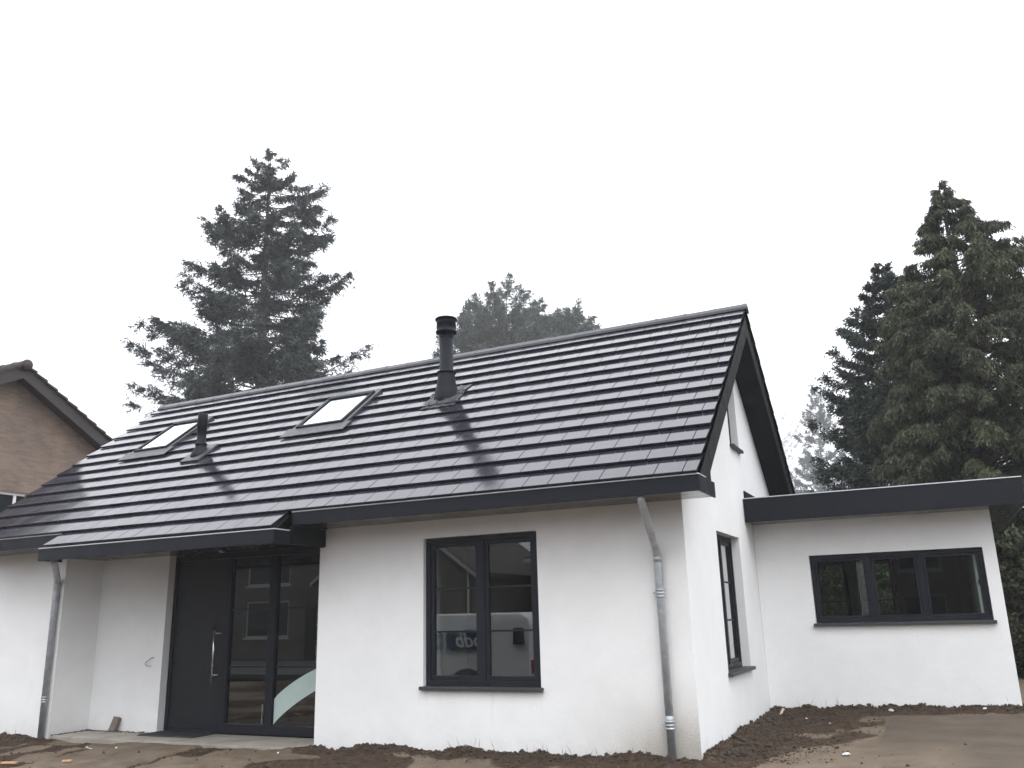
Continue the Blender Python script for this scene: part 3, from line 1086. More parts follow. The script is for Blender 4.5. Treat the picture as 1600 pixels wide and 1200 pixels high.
# ---- flue and vent
fx, fy = -3.985, 1.74
fz = plane_z(fy)
fl = MB()
fl.lathe((fx, fy, fz), [(0.205, -0.12), (0.195, 0.02), (0.17, 0.14), (0.145, 0.26), (0.128, 0.41), (0.125, 0.43), (0.106, 0.435), (0.106, 1.12)], 36)
flue = fl.build('flue', MAT['flue'], house)
co = MB()
co.lathe((fx, fy, fz), [(0.107, 0.405), (0.150, 0.410), (0.153, 0.425), (0.148, 0.438), (0.107, 0.442)], 36)
co.build('collar', MAT['flue'], flue)
co = MB()
co.lathe((fx, fy, fz), [(0.107, 0.985), (0.112, 0.99), (0.112, 1.0), (0.107, 1.005)], 36)
co.build('collar', MAT['flue'], flue)
cp = MB()
cp.lathe((fx, fy, fz), [(0.10, 1.065), (0.162, 1.07), (0.166, 1.085), (0.160, 1.105), (0.145, 1.11), (0.145, 1.145), (0.10, 1.146)], 36)
for k in range(16):
    t = 2 * math.pi * k / 16
    a, b = 0.137 * math.cos(t), 0.137 * math.sin(t)
    cp.box(fx + a - 0.014, fx + a + 0.014, fy + b - 0.014, fy + b + 0.014, fz + 1.1465, fz + 1.1895)
cp.lathe((fx, fy, fz), [(0.152, 1.19), (0.152, 1.262), (0.150, 1.275)], 36)
cp.lathe((fx, fy, fz), [(0.150, 1.276), (0.172, 1.279), (0.176, 1.295), (0.165, 1.31), (0.09, 1.322), (0.02, 1.326)], 36)
cp.build('flue_cap', MAT['flue'], flue)
fp = MB()
s_f = s_of_y(fy)
nx = 12
for i in range(nx):
    for k in range(8):
        a, b = fx - 0.30 + 0.60 * i / nx, fx - 0.30 + 0.60 * (i + 1) / nx
        q0, q1 = s_f - 0.36 + 0.74 * k / 8, s_f - 0.36 + 0.74 * (k + 1) / 8

        def hh(x_, s_):
            d = math.hypot((x_ - fx) / 0.30, (s_ - s_f) / 0.37)
            row = ((s_ / G) % 1.0)
            return 0.068 - 0.034 * row + 0.05 * max(0, 1 - d * 1.1) + 0.004 * math.sin(x_ * 40)
        fp.add([on_roof(a, q0, hh(a, q0)), on_roof(b, q0, hh(b, q0)), on_roof(b, q1, hh(b, q1)), on_roof(a, q1, hh(a, q1))], [(0, 1, 2, 3)], True)
o = fp.build('flashing', MAT['lead'], flue)
sol = o.modifiers.new('thick', 'SOLIDIFY'); sol.thickness = 0.006

vx, vy = -8.27, 1.02
vz = plane_z(vy)
vm = MB()
vm.lathe((vx, vy, vz), [(0.17, -0.06), (0.15, 0.04), (0.105, 0.13), (0.085, 0.17), (0.085, 0.20), (0.074, 0.205), (0.074, 0.46), (0.080, 0.465), (0.080, 0.70), (0.072, 0.73), (0.05, 0.735)], 28)
vent = vm.build('vent_pipe', MAT['flue'], house)
vc = MB()
vc.lathe((vx, vy, vz), [(0.086, 0.185), (0.097, 0.19), (0.097, 0.225), (0.086, 0.23)], 28)
vc.build('collar', MAT['flue'], vent)
vp = MB()
s_v = s_of_y(vy)
rbox(vp, vx - 0.20, vx + 0.20, s_v - 0.26, s_v + 0.30, 0.03, 0.074)
vp.build('flashing', MAT['lead'], vent, bevel=0.01)

# ------------------------------------------------------------------ porch slab, mat, paver, litter
sl = MB()
sl.panel(lambda a, d, z: (a, z, -0.082 + d), [(-9.86, 0.67), (-9.86, 0.02), (-9.3, -0.03), (-8.3, -0.05), (-7.2, -0.02), (-6.2, -0.05), (-5.2, -0.01), (-4.95, 0.06),
                                               (-4.95, 0.80), (-8.40, 0.80), (-8.40, 0.67)], [], 0.0, -0.15)
tag(sl.build('path_doorstep', MAT['slab'], bevel=0.012), 'rough pale concrete doorstep under the front door', 'doorstep', kind='structure')
dm = MB()
dm.box(-8.42, -7.35, 0.34, 0.785, -0.0815, -0.066)
for i in range(14):
    xa = -8.40 + i * 0.075
    dm.box(xa, xa + 0.045, 0.36, 0.765, -0.066, -0.062)
tag(dm.build('door_mat', MAT['mat']), 'flat black ribbed mat lying before the black front door', 'door mat')
pv = MB()
pv.box(-0.052, 0.052, -0.035, 0.035, 0, 0.215)
bo = pv.build('paving_brick', MAT['paver'], bevel=0.005)
bo.location = (-9.24, 0.585, -0.079)
bo.rotation_euler = (RAD(-19), RAD(9), RAD(14))
tag(bo, 'grey brown paving brick leaning upright against the porch wall', 'brick')


def stick(name, label, cat, x, y, length, wd, th, rz, tilt, mat, group=None):
    b = MB().box(-length / 2, length / 2, -wd / 2, wd / 2, 0, th)
    o = b.build(name, mat, bevel=min(th, wd) * 0.15)
    o.location = (x, y, _g(x, y) + 0.012)
    o.rotation_euler = (0, tilt, rz)
    return tag(o, label, cat, group)


stick('wood_offcut', 'thin pale stick lying on the sand before the porch', 'offcut', -8.25, -0.55, 0.21, 0.022, 0.012, RAD(-8), 0.05, MAT['wood'])
stick('wood_offcut', 'short pale splint stuck in dark soil at the inner house corner', 'offcut', 0.20, 3.75, 0.16, 0.035, 0.012, RAD(70), RAD(-38), MAT['wood'])


stick('wood_offcut', 'orange brown board end at the bottom edge, farther left of the pair', 'offcut', -8.10, -1.84, 0.20, 0.06, 0.022, RAD(20), 0.0, MAT['fresh_wood'])
stick('wood_offcut', 'orange brown board end at the bottom edge, right one of the pair', 'offcut', -7.36, -1.62, 0.11, 0.05, 0.022, RAD(35), 0.0, MAT['fresh_wood'])


def scrap(label, x, y, r, sq, group=None):
    bm = bmesh.new()
    bmesh.ops.create_icosphere(bm, subdivisions=2, radius=r)
    rr = random.Random(int((x + 20) * 100))
    for v in bm.verts:
        v.co *= rr.uniform(0.55, 1.2)
        v.co.z *= sq
    me = bpy.data.meshes.new('paper_scrap')
    bm.to_mesh(me)
    bm.free()
    me.materials.append(MAT['white'])
    o = bpy.data.objects.new('paper_scrap', me)
    COL.objects.link(o)
    o.location = (x, y, _g(x, y) + r * 0.3)
    o.rotation_euler = (0.3, 0.2, rr.uniform(0, 6))
    tag(o, label, 'scrap', group)


scrap('crumpled white scrap on the sand left of the screeded pad', 1.36, 0.39, 0.04, 0.5)
scrap('small white scrap on the soil ridge below the extension window', 1.62, 3.66, 0.035, 0.5)
scrap('tiny white scrap at the soil ridge near the extension corner', 2.72, 3.78, 0.028, 0.5)
for (xx, yy) in ((0.62, 3.10), (0.95, 2.72), (-8.52, -0.42), (-7.85, -0.50), (0.55, 1.62), (-5.2, -0.35)):
    scrap('small pale chip of rubble lying on the dark soil', xx, yy, 0.016, 0.6, 'chips of rubble on the soil')
wl_ = MB().tube([(-2.72, -0.22, -0.12), (-2.70, -0.22, 0.03), (-2.63, -0.22, 0.075), (-2.55, -0.21, 0.06), (-2.50, -0.20, 0.0), (-2.49, -0.20, -0.1)], 0.005, 6)
tag(wl_.build('wire_loop', MAT['sill']), 'bent dark wire loop sticking out of the soil below the front window', 'wire')


# clods of soil along the walls: uncountable
def clods():
    bm = bmesh.new()
    bmesh.ops.create_icosphere(bm, subdivisions=1, radius=1.0)
    bv = np.array([v.co[:] for v in bm.verts])
    bf = np.array([[v.index for v in f.verts] for f in bm.faces])
    bm.free()
    xs, ys, rs = [], [], []

    def strip(x0, y0, x1, y1, nx, ny, n, spread, rmin, rmax):
        t = RNG.random(n)
        d = np.abs(RNG.normal(0, spread, n)) + 0.02
        xs.append(x0 + (x1 - x0) * t + nx * d)
        ys.append(y0 + (y1 - y0) * t + ny * d)
        rs.append(rmin + (rmax - rmin) * RNG.random(n) ** 4 * np.exp(-d / (spread * 2.5)))
    strip(XL, 0, 0, 0, 0, -1, 2400, 0.16, 0.006, 0.036)
    strip(-12, 0, XI, 0, 0, -1, 700, 0.22, 0.006, 0.036)
    strip(0, 0, 0, 4.0, 1, 0, 4200, 0.50, 0.006, 0.036)
    strip(0, 4.03, 3.2, 4.03, 0, -1, 2000, 0.22, 0.006, 0.038)
    strip(XI, YI, XD, YI, 0, -1, 260, 0.07, 0.006, 0.020)
    strip(XI, 0, XI, YI, 1, 0, 160, 0.06, 0.006, 0.020)
    n = 9000
    x, y = RNG.uniform(-11, 3, n), RNG.uniform(-2.2, 3.2, n)
    k = RNG.random(n) < ground_soil(x, y) * 0.85 + 0.08
    k &= (x > 0.1) | (y < -0.1)
    k &= ~((x < -6.6) & (y < 0) & (x > -8.4) & (RNG.random(n) < 0.7))
    xs.append(x[k]); ys.append(y[k]); rs.append(0.006 + 0.022 * RNG.random(k.sum()) ** 3)
    x, y, r = map(np.concatenate, (xs, ys, rs))
    kk = ~((ground_pad(x, y) > 0.3) & (RNG.random(len(x)) < 0.97))
    x, y, r = x[kk], y[kk], r[kk]
    z = ground_z(x, y)
    inporch = (x > XI) & (x < XL) & (y > 0)
    z = np.where(inporch, -0.082, z)
    n = len(x)
    q = RNG.normal(size=(n, 3, 3))
    sc = RNG.uniform(0.6, 1.25, (n, len(bv), 1))
    e1 = q[:, 0] / np.linalg.norm(q[:, 0], axis=1, keepdims=True)
    e2 = np.cross(e1, q[:, 1]); e2 /= np.linalg.norm(e2, axis=1, keepdims=True)
    e3 = np.cross(e1, e2)
    Rm = np.stack([e1, e2, e3], 1)
    an = RNG.uniform(0.6, 1.2, (n, 1, 3))
    v = (bv[None] * sc * an) @ Rm * r[:, None, None]
    v[:, :, 2] *= 0.8
    v += np.stack([x, y, z + r * 0.30], 1)[:, None, :]
    f = bf[None] + (np.arange(n) * len(bv))[:, None, None]
    o = np_mesh('soil_clods', v.reshape(-1, 3), f.reshape(-1, 3), MAT['clod'])
    tag(o, 'dark crumbly clods of soil along the foot of the walls', 'soil', kind='stuff')


clods()


def stalks():
    P, D, L, W = [], [], [], []
    for (x0, y0, x1, y1, n) in ((-3, -0.08, -0.2, -0.08, 26), (0.08, 0.3, 0.1, 3.8, 22), (0.2, 3.92, 3.1, 3.92, 14), (-11.5, -0.1, -10.1, -0.1, 8)):
        for _ in range(n):
            t = random.random()
            x, y = x0 + (x1 - x0) * t, y0 + (y1 - y0) * t
            P.append((x, y, _g(x, y)))
            D.append((random.gauss(0, .35), random.gauss(0, .25) - 0.05, 1))
            L.append(random.uniform(0.05, 0.17))
            W.append(0.005)
    v, f = leaf_quads(np.array(P), np.array(D), np.array(L), np.array(W))
    tag(np_mesh('dry_grass', v, f, MAT['straw']), 'sparse dry stalks at the foot of the white walls', 'dry grass', kind='stuff')


def norm(a):
    return a / np.maximum(np.linalg.norm(a, axis=-1, keepdims=True), 1e-9)


def leaf_quads(P, D, L, W, rng=RNG):
    D = norm(D)
    S = norm(np.cross(D, rng.normal(size=D.shape)))
    L, W = L[:, None], W[:, None]
    v = np.stack([P, P + D * L * 0.45 + S * W * 0.5, P + D * L, P + D * L * 0.45 - S * W * 0.5], 1)
    n = len(P)
    return v.reshape(-1, 3), np.arange(4 * n).reshape(n, 4)


stalks()


# ------------------------------------------------------------------ trees
def tree(name, label, base, H, rad_fn, leafmat, n_limb, t0=0.12, trunk_r=0.22, rise=0.15, sag=0.0, tip=0.25, nodes=12, twigs=5, leaves=5,
         twig_len=0.55, leaf_len=0.20, leaf_w=0.055, droop=0.15, smin=0.2, tn=0.18, top=0.99, kp=1.5, rj=0.06, lv=(0.72, 1.06), group=None, seed=1, lean=(0, 0), limb_r=0.03, dens_pow=1.0, puff=0.0, cat='tree', up_top=0.5):
    rng = np.random.default_rng(seed)
    root = empty(name, base)
    tag(root, label, cat, group)
    # trunk
    tr = MB()
    ks = np.linspace(0, 1, 9)
    pts = [(lean[0] * k * k + 0.05 * math.sin(k * 7 + seed), lean[1] * k * k + 0.05 * math.cos(k * 5 + seed), H * k * 0.985) for k in ks]
    tr.tube(pts, [max(0.012, trunk_r * (1 - k) ** 0.85 + 0.01) for k in ks], 9)
    t = t0 + (1 - t0) * (1 - (1 - rng.random(n_limb)) ** dens_pow) * top
    t.sort()
    az = np.arange(n_limb) * 2.39996 + rng.normal(0, 0.35, n_limb)
    Rr = np.array([rad_fn(a, b) for a, b in zip(t, az)]) * rng.uniform(*lv, n_limb)
    out = np.stack([np.cos(az), np.sin(az), np.zeros(n_limb)], 1)
    p0 = np.stack([lean[0] * t * t, lean[1] * t * t, t * H], 1)
    ri = rise + (up_top - rise) * t ** 3 + rng.normal(0, rj, n_limb)
    side = np.stack([-np.sin(az), np.cos(az), np.zeros(n_limb)], 1)
    wob = rng.normal(0, 0.10, n_limb)

    def limb(s):
        s = s[..., None]
        L = Rr[:, None, None]
        return p0[:, None] + out[:, None] * (s * L) + side[:, None] * (wob[:, None, None] * np.sin(s * 3) * L) + \
            np.array([0, 0, 1.0]) * (L * (ri[:, None, None] * s - sag * s * (1 - s) * 2 + tip * s ** 3 - (tip * 0.3) * s))
    sl_ = np.tile(np.linspace(0, 1, 5), (n_limb, 1))
    lp = limb(sl_)
    for i in range(n_limb):
        r0 = max(0.008, limb_r * (0.4 + 0.6 * (1 - t[i])))
        tr.tube([tuple(q) for q in lp[i]], [r0, r0 * .8, r0 * .55, r0 * .35, r0 * .15], 4, cap=False)
    tr.build('trunk', MAT['bark'], root, fix=False)
    # foliage: twigs off the limbs, leaf faces off the twigs
    s = smin + (1 - smin) * rng.random((n_limb, nodes)) ** 0.8
    nd = limb(s)
    dirn = norm(limb(np.minimum(s + 0.03, 1.03)) - nd)
    sh = (n_limb, nodes, twigs)
    sg = np.where(rng.random(sh) < 0.5, -1.0, 1.0)
    a1 = rng.uniform(0.2, 1.0, sh)
    td = dirn[:, :, None] * rng.uniform(0.3, 1.0, sh)[..., None] + side[:, None, None] * (sg * a1)[..., None] + \
        rng.normal(0, tn + puff, sh + (3,)) + np.array([0, 0, -1.0]) * (droop * rng.uniform(0.3, 1.6, sh))[..., None]
    td = norm(td)
    tl = twig_len * rng.uniform(0.45, 1.1, sh) * (1.15 - 0.65 * s[:, :, None]) * np.clip(Rr / (np.median(Rr) + 1e-6), 0.22, 1.2)[:, None, None]
    sh2 = sh + (leaves,)
    u = rng.random(sh2)
    P = nd[:, :, None, None] + td[:, :, :, None] * (u * tl[..., None])[..., None] + np.array([0, 0, -1.0]) * (droop * 0.5 * (u ** 2) * tl[..., None])[..., None]
    P = P + rng.normal(0, 0.03 + 0.25 * puff * twig_len, P.shape)
    D = td[:, :, :, None] + rng.normal(0, 0.55 + puff, sh2 + (3,)) + np.array([0, 0, -1.0]) * droop * 0.9
    keep = (rng.random(sh2) < np.clip((Rr / np.median(Rr)) ** kp * 0.95, 0.06, 1.0)[:, None, None, None]).ravel()
    P, D = P.reshape(-1, 3)[keep], D.reshape(-1, 3)[keep]
    n = len(P)
    v, f = leaf_quads(P, D, leaf_len * rng.uniform(0.5, 1.3, n), leaf_w * rng.uniform(0.6, 1.4, n), rng)
    np_mesh('crown', v, f, leafmat, root)
    return root


def interp(ts, rs):
    return lambda t: float(np.interp(t, ts, rs))


LF_FIR = make_leaf('fir_needles', (0.034, 0.044, 0.042), (0.080, 0.094, 0.082))
LF_PINE = make_leaf('pine_needles', (0.042, 0.056, 0.046), (0.095, 0.115, 0.088))
LF_CYP = make_leaf('cypress_sprays', (0.018, 0.022, 0.014), (0.070, 0.078, 0.036), 0.5)
LF_SPR = make_leaf('spruce_needles', (0.022, 0.032, 0.026), (0.056, 0.074, 0.058))
LF_SHR = make_leaf('laurel_leaves', (0.030, 0.050, 0.020), (0.10, 0.135, 0.060), 1.5, 0.45)

# camera-right direction, to give a crown its own left and right reach
VR = math.atan2(0.439, 0.898)


def lr(left, right):
    def fn(t, az):
        c = math.cos(az - VR)
        a = right(t) if c > 0 else left(t)
        m = 0.5 * (left(t) + right(t))
        return m + (a - m) * abs(c)
    return fn


FK = 1.73          # the big fir stands well back from the house
firL = interp([0.1, 0.35, 0.50, 0.58, 0.66, 0.71, 0.78, 0.84, 0.90, 0.95, 1.0], [2.6, 3.2, 3.4, 3.0, 3.0, 2.2, 1.9, 1.3, 1.1, 0.6, 0.08])
firR = interp([0.1, 0.35, 0.50, 0.58, 0.66, 0.71, 0.78, 0.84, 0.90, 0.95, 1.0], [3.3, 3.1, 3.1, 2.4, 2.3, 2.1, 1.9, 1.8, 1.45, 0.65, 0.08])
tree('fir_tree', 'tall misty dark green fir standing alone behind the left half of the roof', (-27.22, 22.89, -0.3), 26.85, lr(lambda t: FK * firL(t), lambda t: FK * firR(t)), LF_FIR, 330,
     t0=0.22, trunk_r=0.48, rise=0.02, sag=0.10, tip=0.14, nodes=18, twigs=6, leaves=15, twig_len=0.98, leaf_len=0.20, leaf_w=0.048, droop=0.34,
     smin=0.30, seed=5, limb_r=0.07, dens_pow=0.8, up_top=0.16, tn=0.22, rj=0.14, top=0.998, lv=(0.5, 1.12))

# far pines behind the ridge
pn = lambda k: interp([0.35, 0.55, 0.7, 0.85, 0.95, 1.0], [2.8 * k, 3.4 * k, 3.1 * k, 2.2 * k, 1.2 * k, 0.3])
PINES = [(-20.0, 36.9, 22.1, 1.1, 'pale pine with the tallest rounded crown behind the ridge', 21),
         (-22.2, 36.2, 20.8, 0.85, 'pale pine just right of the flue behind the ridge', 22),
         (-18.3, 38.0, 20.9, 0.8, 'pale slim pine right of the tallest one behind the ridge', 23),
         (-16.5, 39.1, 20.5, 0.9, 'pale bushy pine at the right end of the group behind the ridge', 24),
         (-20.9, 39.5, 21.0, 0.8, 'pale pine half hidden between the flue pine and the tallest pine', 25)]
KF = 1.64
for x, y, h_, k, lab, sd_ in PINES:
    x, y, h_ = 2.43 + (x - 2.43) * KF, -9.3 + (y + 9.3) * KF, 1.45 + (h_ - 1.45) * KF
    p_ = pn(k * KF)
    tree('pine_tree', lab, (x, y, -0.3), h_ + 0.3, (lambda t, az, p_=p_: p_(t)), LF_PINE, 120, t0=0.5, trunk_r=0.26, rise=0.35, sag=0.0, tip=0.3,
         nodes=11, twigs=6, leaves=9, twig_len=1.15, leaf_len=0.36, leaf_w=0.10, droop=-0.15, smin=0.35, seed=sd_, limb_r=0.06, puff=0.28, top=0.995, rj=0.15, lv=(0.55, 1.1),
         group='hazy pines behind the ridge')
tree('fir_tree', 'narrow dark conifer half hidden behind the black flue', (-17.6, 25.4, -0.3), 14.4, (lambda t, az: 2.1 * (1 - t) ** 0.8 + 0.1), LF_FIR, 80,
     t0=0.35, trunk_r=0.18, rise=0.0, sag=0.05, tip=0.1, nodes=10, twigs=5, leaves=6, twig_len=0.8, leaf_len=0.22, leaf_w=0.09, droop=0.25, seed=31)

# right-hand trees
cyL = interp([0.0, 0.2, 0.4, 0.55, 0.7, 0.8, 0.88, 0.94, 1.0], [2.4, 2.5, 2.35, 2.1, 1.65, 1.15, 0.75, 0.42, 0.05])
cyR = interp([0.0, 0.2, 0.4, 0.55, 0.7, 0.8, 0.88, 0.94, 1.0], [3.6, 3.7, 3.7, 3.6, 3.1, 2.4, 1.35, 0.5, 0.05])
tree('cypress_tree', 'broad dark cypress with drooping sprays rising behind the extension', (3.8, 12.9, 0.0), 11.75, lr(cyL, cyR), LF_CYP, 640, t0=0.02,
     trunk_r=0.26, rise=0.16, sag=0.0, tip=-0.22, rj=0.12, top=0.999, lv=(0.68, 1.1), kp=0.8, nodes=14, twigs=6, leaves=12, twig_len=0.46, leaf_len=0.12, leaf_w=0.030, droop=0.85, smin=0.30, seed=41,
     dens_pow=0.75, up_top=0.05)
spL = interp([0.0, 0.3, 0.55, 0.7, 0.8, 0.9, 1.0], [2.35, 2.45, 2.2, 1.9, 1.4, 0.75, 0.12])
tree('spruce_tree', 'dark blue green spruce left of the broad cypress', (2.15, 17.6, 0.0), 11.6, lambda t, az: spL(t), LF_SPR, 330, t0=0.04, trunk_r=0.22,
     rise=0.18, sag=0.05, tip=0.20, nodes=14, twigs=6, leaves=9, twig_len=0.50, leaf_len=0.14, leaf_w=0.040, droop=0.25, smin=0.3, seed=43, dens_pow=0.85, up_top=0.1, top=0.998, rj=0.1, lv=(0.62, 1.15), kp=0.9)
tree('spruce_tree', 'second top of a dark spruce close beside the cypress', (3.05, 18.2, 0.0), 11.3, lambda t, az: spL(t) * 0.75, LF_SPR, 210, t0=0.1, trunk_r=0.2,
     rise=0.2, sag=0.05, tip=0.2, nodes=13, twigs=6, leaves=9, twig_len=0.48, leaf_len=0.14, leaf_w=0.040, droop=0.22, smin=0.3, seed=44, up_top=0.1, top=0.998, rj=0.1, lv=(0.62, 1.15), kp=0.9)
tree('fir_tree', 'pale fir fading into the mist beyond the gable', (-17.0, 185.3, -0.4), 49.0, lambda t, az: 14.0 * (1 - t) ** 0.85 + 0.2, LF_SPR, 190, t0=0.15, trunk_r=0.35,
     rise=0.05, sag=0.1, tip=0.35, nodes=15, twigs=5, leaves=7, twig_len=1.6, leaf_len=0.7, leaf_w=0.16, droop=0.12, smin=0.25, seed=51, limb_r=0.09)
tree('bare_tree', 'faintest bare tree in the mist just beside the gable edge', (-28.4, 205.3, -0.4), 47.0, lambda t, az: 8.0 * math.sin(min(1, 1.25 - t) * 2.2) + 0.3, LF_PINE, 60, t0=0.4, trunk_r=0.3,
     rise=0.8, sag=0.0, tip=0.2, nodes=8, twigs=5, leaves=3, twig_len=1.6, leaf_len=0.7, leaf_w=0.05, droop=-0.2, smin=0.3, seed=53, limb_r=0.08)
tree('fir_tree', 'second hazy fir low behind the misty one beside the spruce', (-8.8, 177.3, -0.4), 36.2, lambda t, az: 11.0 * (1 - t) ** 0.85 + 0.2, LF_SPR, 170, t0=0.1, trunk_r=0.3,
     rise=0.05, sag=0.1, tip=0.3, nodes=15, twigs=5, leaves=7, twig_len=1.6, leaf_len=0.7, leaf_w=0.16, droop=0.12, smin=0.25, seed=55, limb_r=0.08)


# garden shrubs behind and beside the extension
def shrub(label, base, H, R, seed, mat, n=60):
    tree('shrub', label, base, H, lambda t, az: R * math.sqrt(max(0.02, 1 - (t * 1.6 - 0.6) ** 2)), mat, n, t0=0.03, trunk_r=0.05, rise=0.5, sag=0.0, tip=0.0,
         nodes=9, twigs=5, leaves=6, twig_len=0.45, leaf_len=0.13, leaf_w=0.06, droop=0.05, smin=0.3, seed=seed, limb_r=0.015, puff=0.25, cat='shrub', up_top=1.0)


shrub('green shrub seen through the left pane of the extension window', (0.4, 10.6, 0.0), 3.0, 1.3, 61, LF_SHR, 130)
shrub('green shrub seen through the middle pane of the extension window', (1.6, 11.0, 0.0), 2.9, 1.1, 62, LF_SHR, 100)
shrub('tall dense shrub behind the smaller ones seen through the extension windows', (-0.3, 12.4, 0.0), 3.0, 1.7, 64, LF_SHR, 150)
shrub('yellowish shrub at the right edge beside the extension wall', (4.0, 9.6, 0.0), 2.6, 1.0, 63, LF_CYP, 90)

# ------------------------------------------------------------------ neighbour's brick house on the left
nb = empty('brick_house', (-17.0, 3.36, 0))
tag(nb, 'brown brick house with brown gable boards beyond the left end of the roof', 'house')
NX, NY, NZ, NM = -17.0, 3.62, 7.45, 0.545
nz = lambda y: NZ - NM * abs(y - NY)
W2 = 4.6
off = Vector((17.0, -3.62, 0))


def nbuild(mb, name, mat, parent=nb, **k):
    mb.v = [tuple(Vector(p) + (off if parent is nb or parent.parent is nb else Vector())) for p in mb.v]
    return mb.build(name, mat, parent, **k)


g_ = [(NY - W2, -0.3), (NY + W2, -0.3), (NY + W2, nz(NY + W2)), (NY, NZ), (NY - W2, nz(NY - W2))]
nw = MB().panel(FX(NX), g_, [rect(3.55, 4.45, 3.4, 4.62)], 0.0, 0.3)
nbuild(nw, 'wall', MAT['nbrick'])
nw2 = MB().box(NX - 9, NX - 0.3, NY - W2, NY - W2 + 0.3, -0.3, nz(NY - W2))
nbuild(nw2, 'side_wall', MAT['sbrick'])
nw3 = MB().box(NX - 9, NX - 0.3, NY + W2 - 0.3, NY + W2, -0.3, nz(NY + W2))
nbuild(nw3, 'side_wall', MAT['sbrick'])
nr = MB()
for sgn in (-1, 1):
    nrow = 17
    run = W2 + 0.45
    for r in range(nrow):
        a, b = run * (1 - r / nrow), run * (1 - (r + 1) / nrow) - 0.03
        pts = []
        for dz0, dz1 in ((0.16, 0.13), (0.215, 0.165)):
            y0_, y1_ = NY + sgn * a, NY + sgn * b
            pts += [(NX - 9.2, y0_, nz(y0_) + dz0), (NX + 0.46, y0_, nz(y0_) + dz0), (NX + 0.46, y1_, nz(y1_) + dz1), (NX - 9.2, y1_, nz(y1_) + dz1)]
        nr.hexa(pts)
nroof = nbuild(nr, 'roof', MAT['ntile'])
rc = MB()
for i in range(22):
    xa = NX + 0.50 - i * 0.44
    rc.lathe((xa - 0.44, NY, NZ + 0.14), [(0.115, 0.0), (0.115, 0.40), (0.13, 0.40), (0.13, 0.45)], 12, axis='X')
nbuild(rc, 'ridge_cap', MAT['ntile'])
bb = MB()
for sgn in (-1, 1):
    y0_, y1_ = NY + sgn * (W2 + 0.40), NY
    pts = []
    for xa in (NX + 0.36, NX + 0.40):
        pts += [(xa, y0_, nz(y0_) - 0.18), (xa, y1_, nz(y1_) - 0.18), (xa, y1_, nz(y1_) + 0.16), (xa, y0_, nz(y0_) + 0.16)]
    bb.hexa(pts)
    pts = []
    for dz in (-0.10, -0.07):
        pts += [(NX + 0.002, y0_, nz(y0_) + dz), (NX + 0.358, y0_, nz(y0_) + dz), (NX + 0.358, y1_, nz(y1_) + dz), (NX + 0.002, y1_, nz(y1_) + dz)]
    bb.hexa(pts)
nbuild(bb, 'barge_board', MAT['nboard'])


def plain_window(parent, M, a0, a1, z0, z1, rec=0.08, mull=True, fw=0.07, mat='white', shift=True):
    f = MB()
    for q in ((a0, a1, z1 - fw, z1), (a0, a1, z0, z0 + fw), (a0, a0 + fw, z0 + fw, z1 - fw), (a1 - fw, a1, z0 + fw, z1 - fw)):
        f.mbox(M, q[0], q[1], rec, rec + 0.06, q[2], q[3])
    if mull:
        c = a0 + (a1 - a0) * 0.62
        f.mbox(M, c - fw / 2, c + fw / 2, rec + 0.004, rec + 0.056, z0 + fw, z1 - fw)
    f.mbox(M, a0 - 0.06, a1 + 0.06, -0.05, rec - 0.002, z0 - 0.07, z0 - 0.003)
    g = MB().mbox(M, a0 + fw, a1 - fw, rec + 0.026, rec + 0.034, z0 + fw, z1 - fw)
    if shift:
        wn_ = nbuild(f, 'window', MAT[mat], parent)
        nbuild(g, 'pane', MAT['vanglass'], wn_)
    else:
        wn_ = f.build('window', MAT[mat], parent)
        g.build('pane', MAT['vanglass'], wn_)


plain_window(nb, FX(NX), 3.55, 4.45, 3.4, 4.62)

# ------------------------------------------------------------------ houses over the street, seen in the glass
FYN = lambda y0: (lambda a, d, z: (a, y0 - d, z))        # wall facing +Y


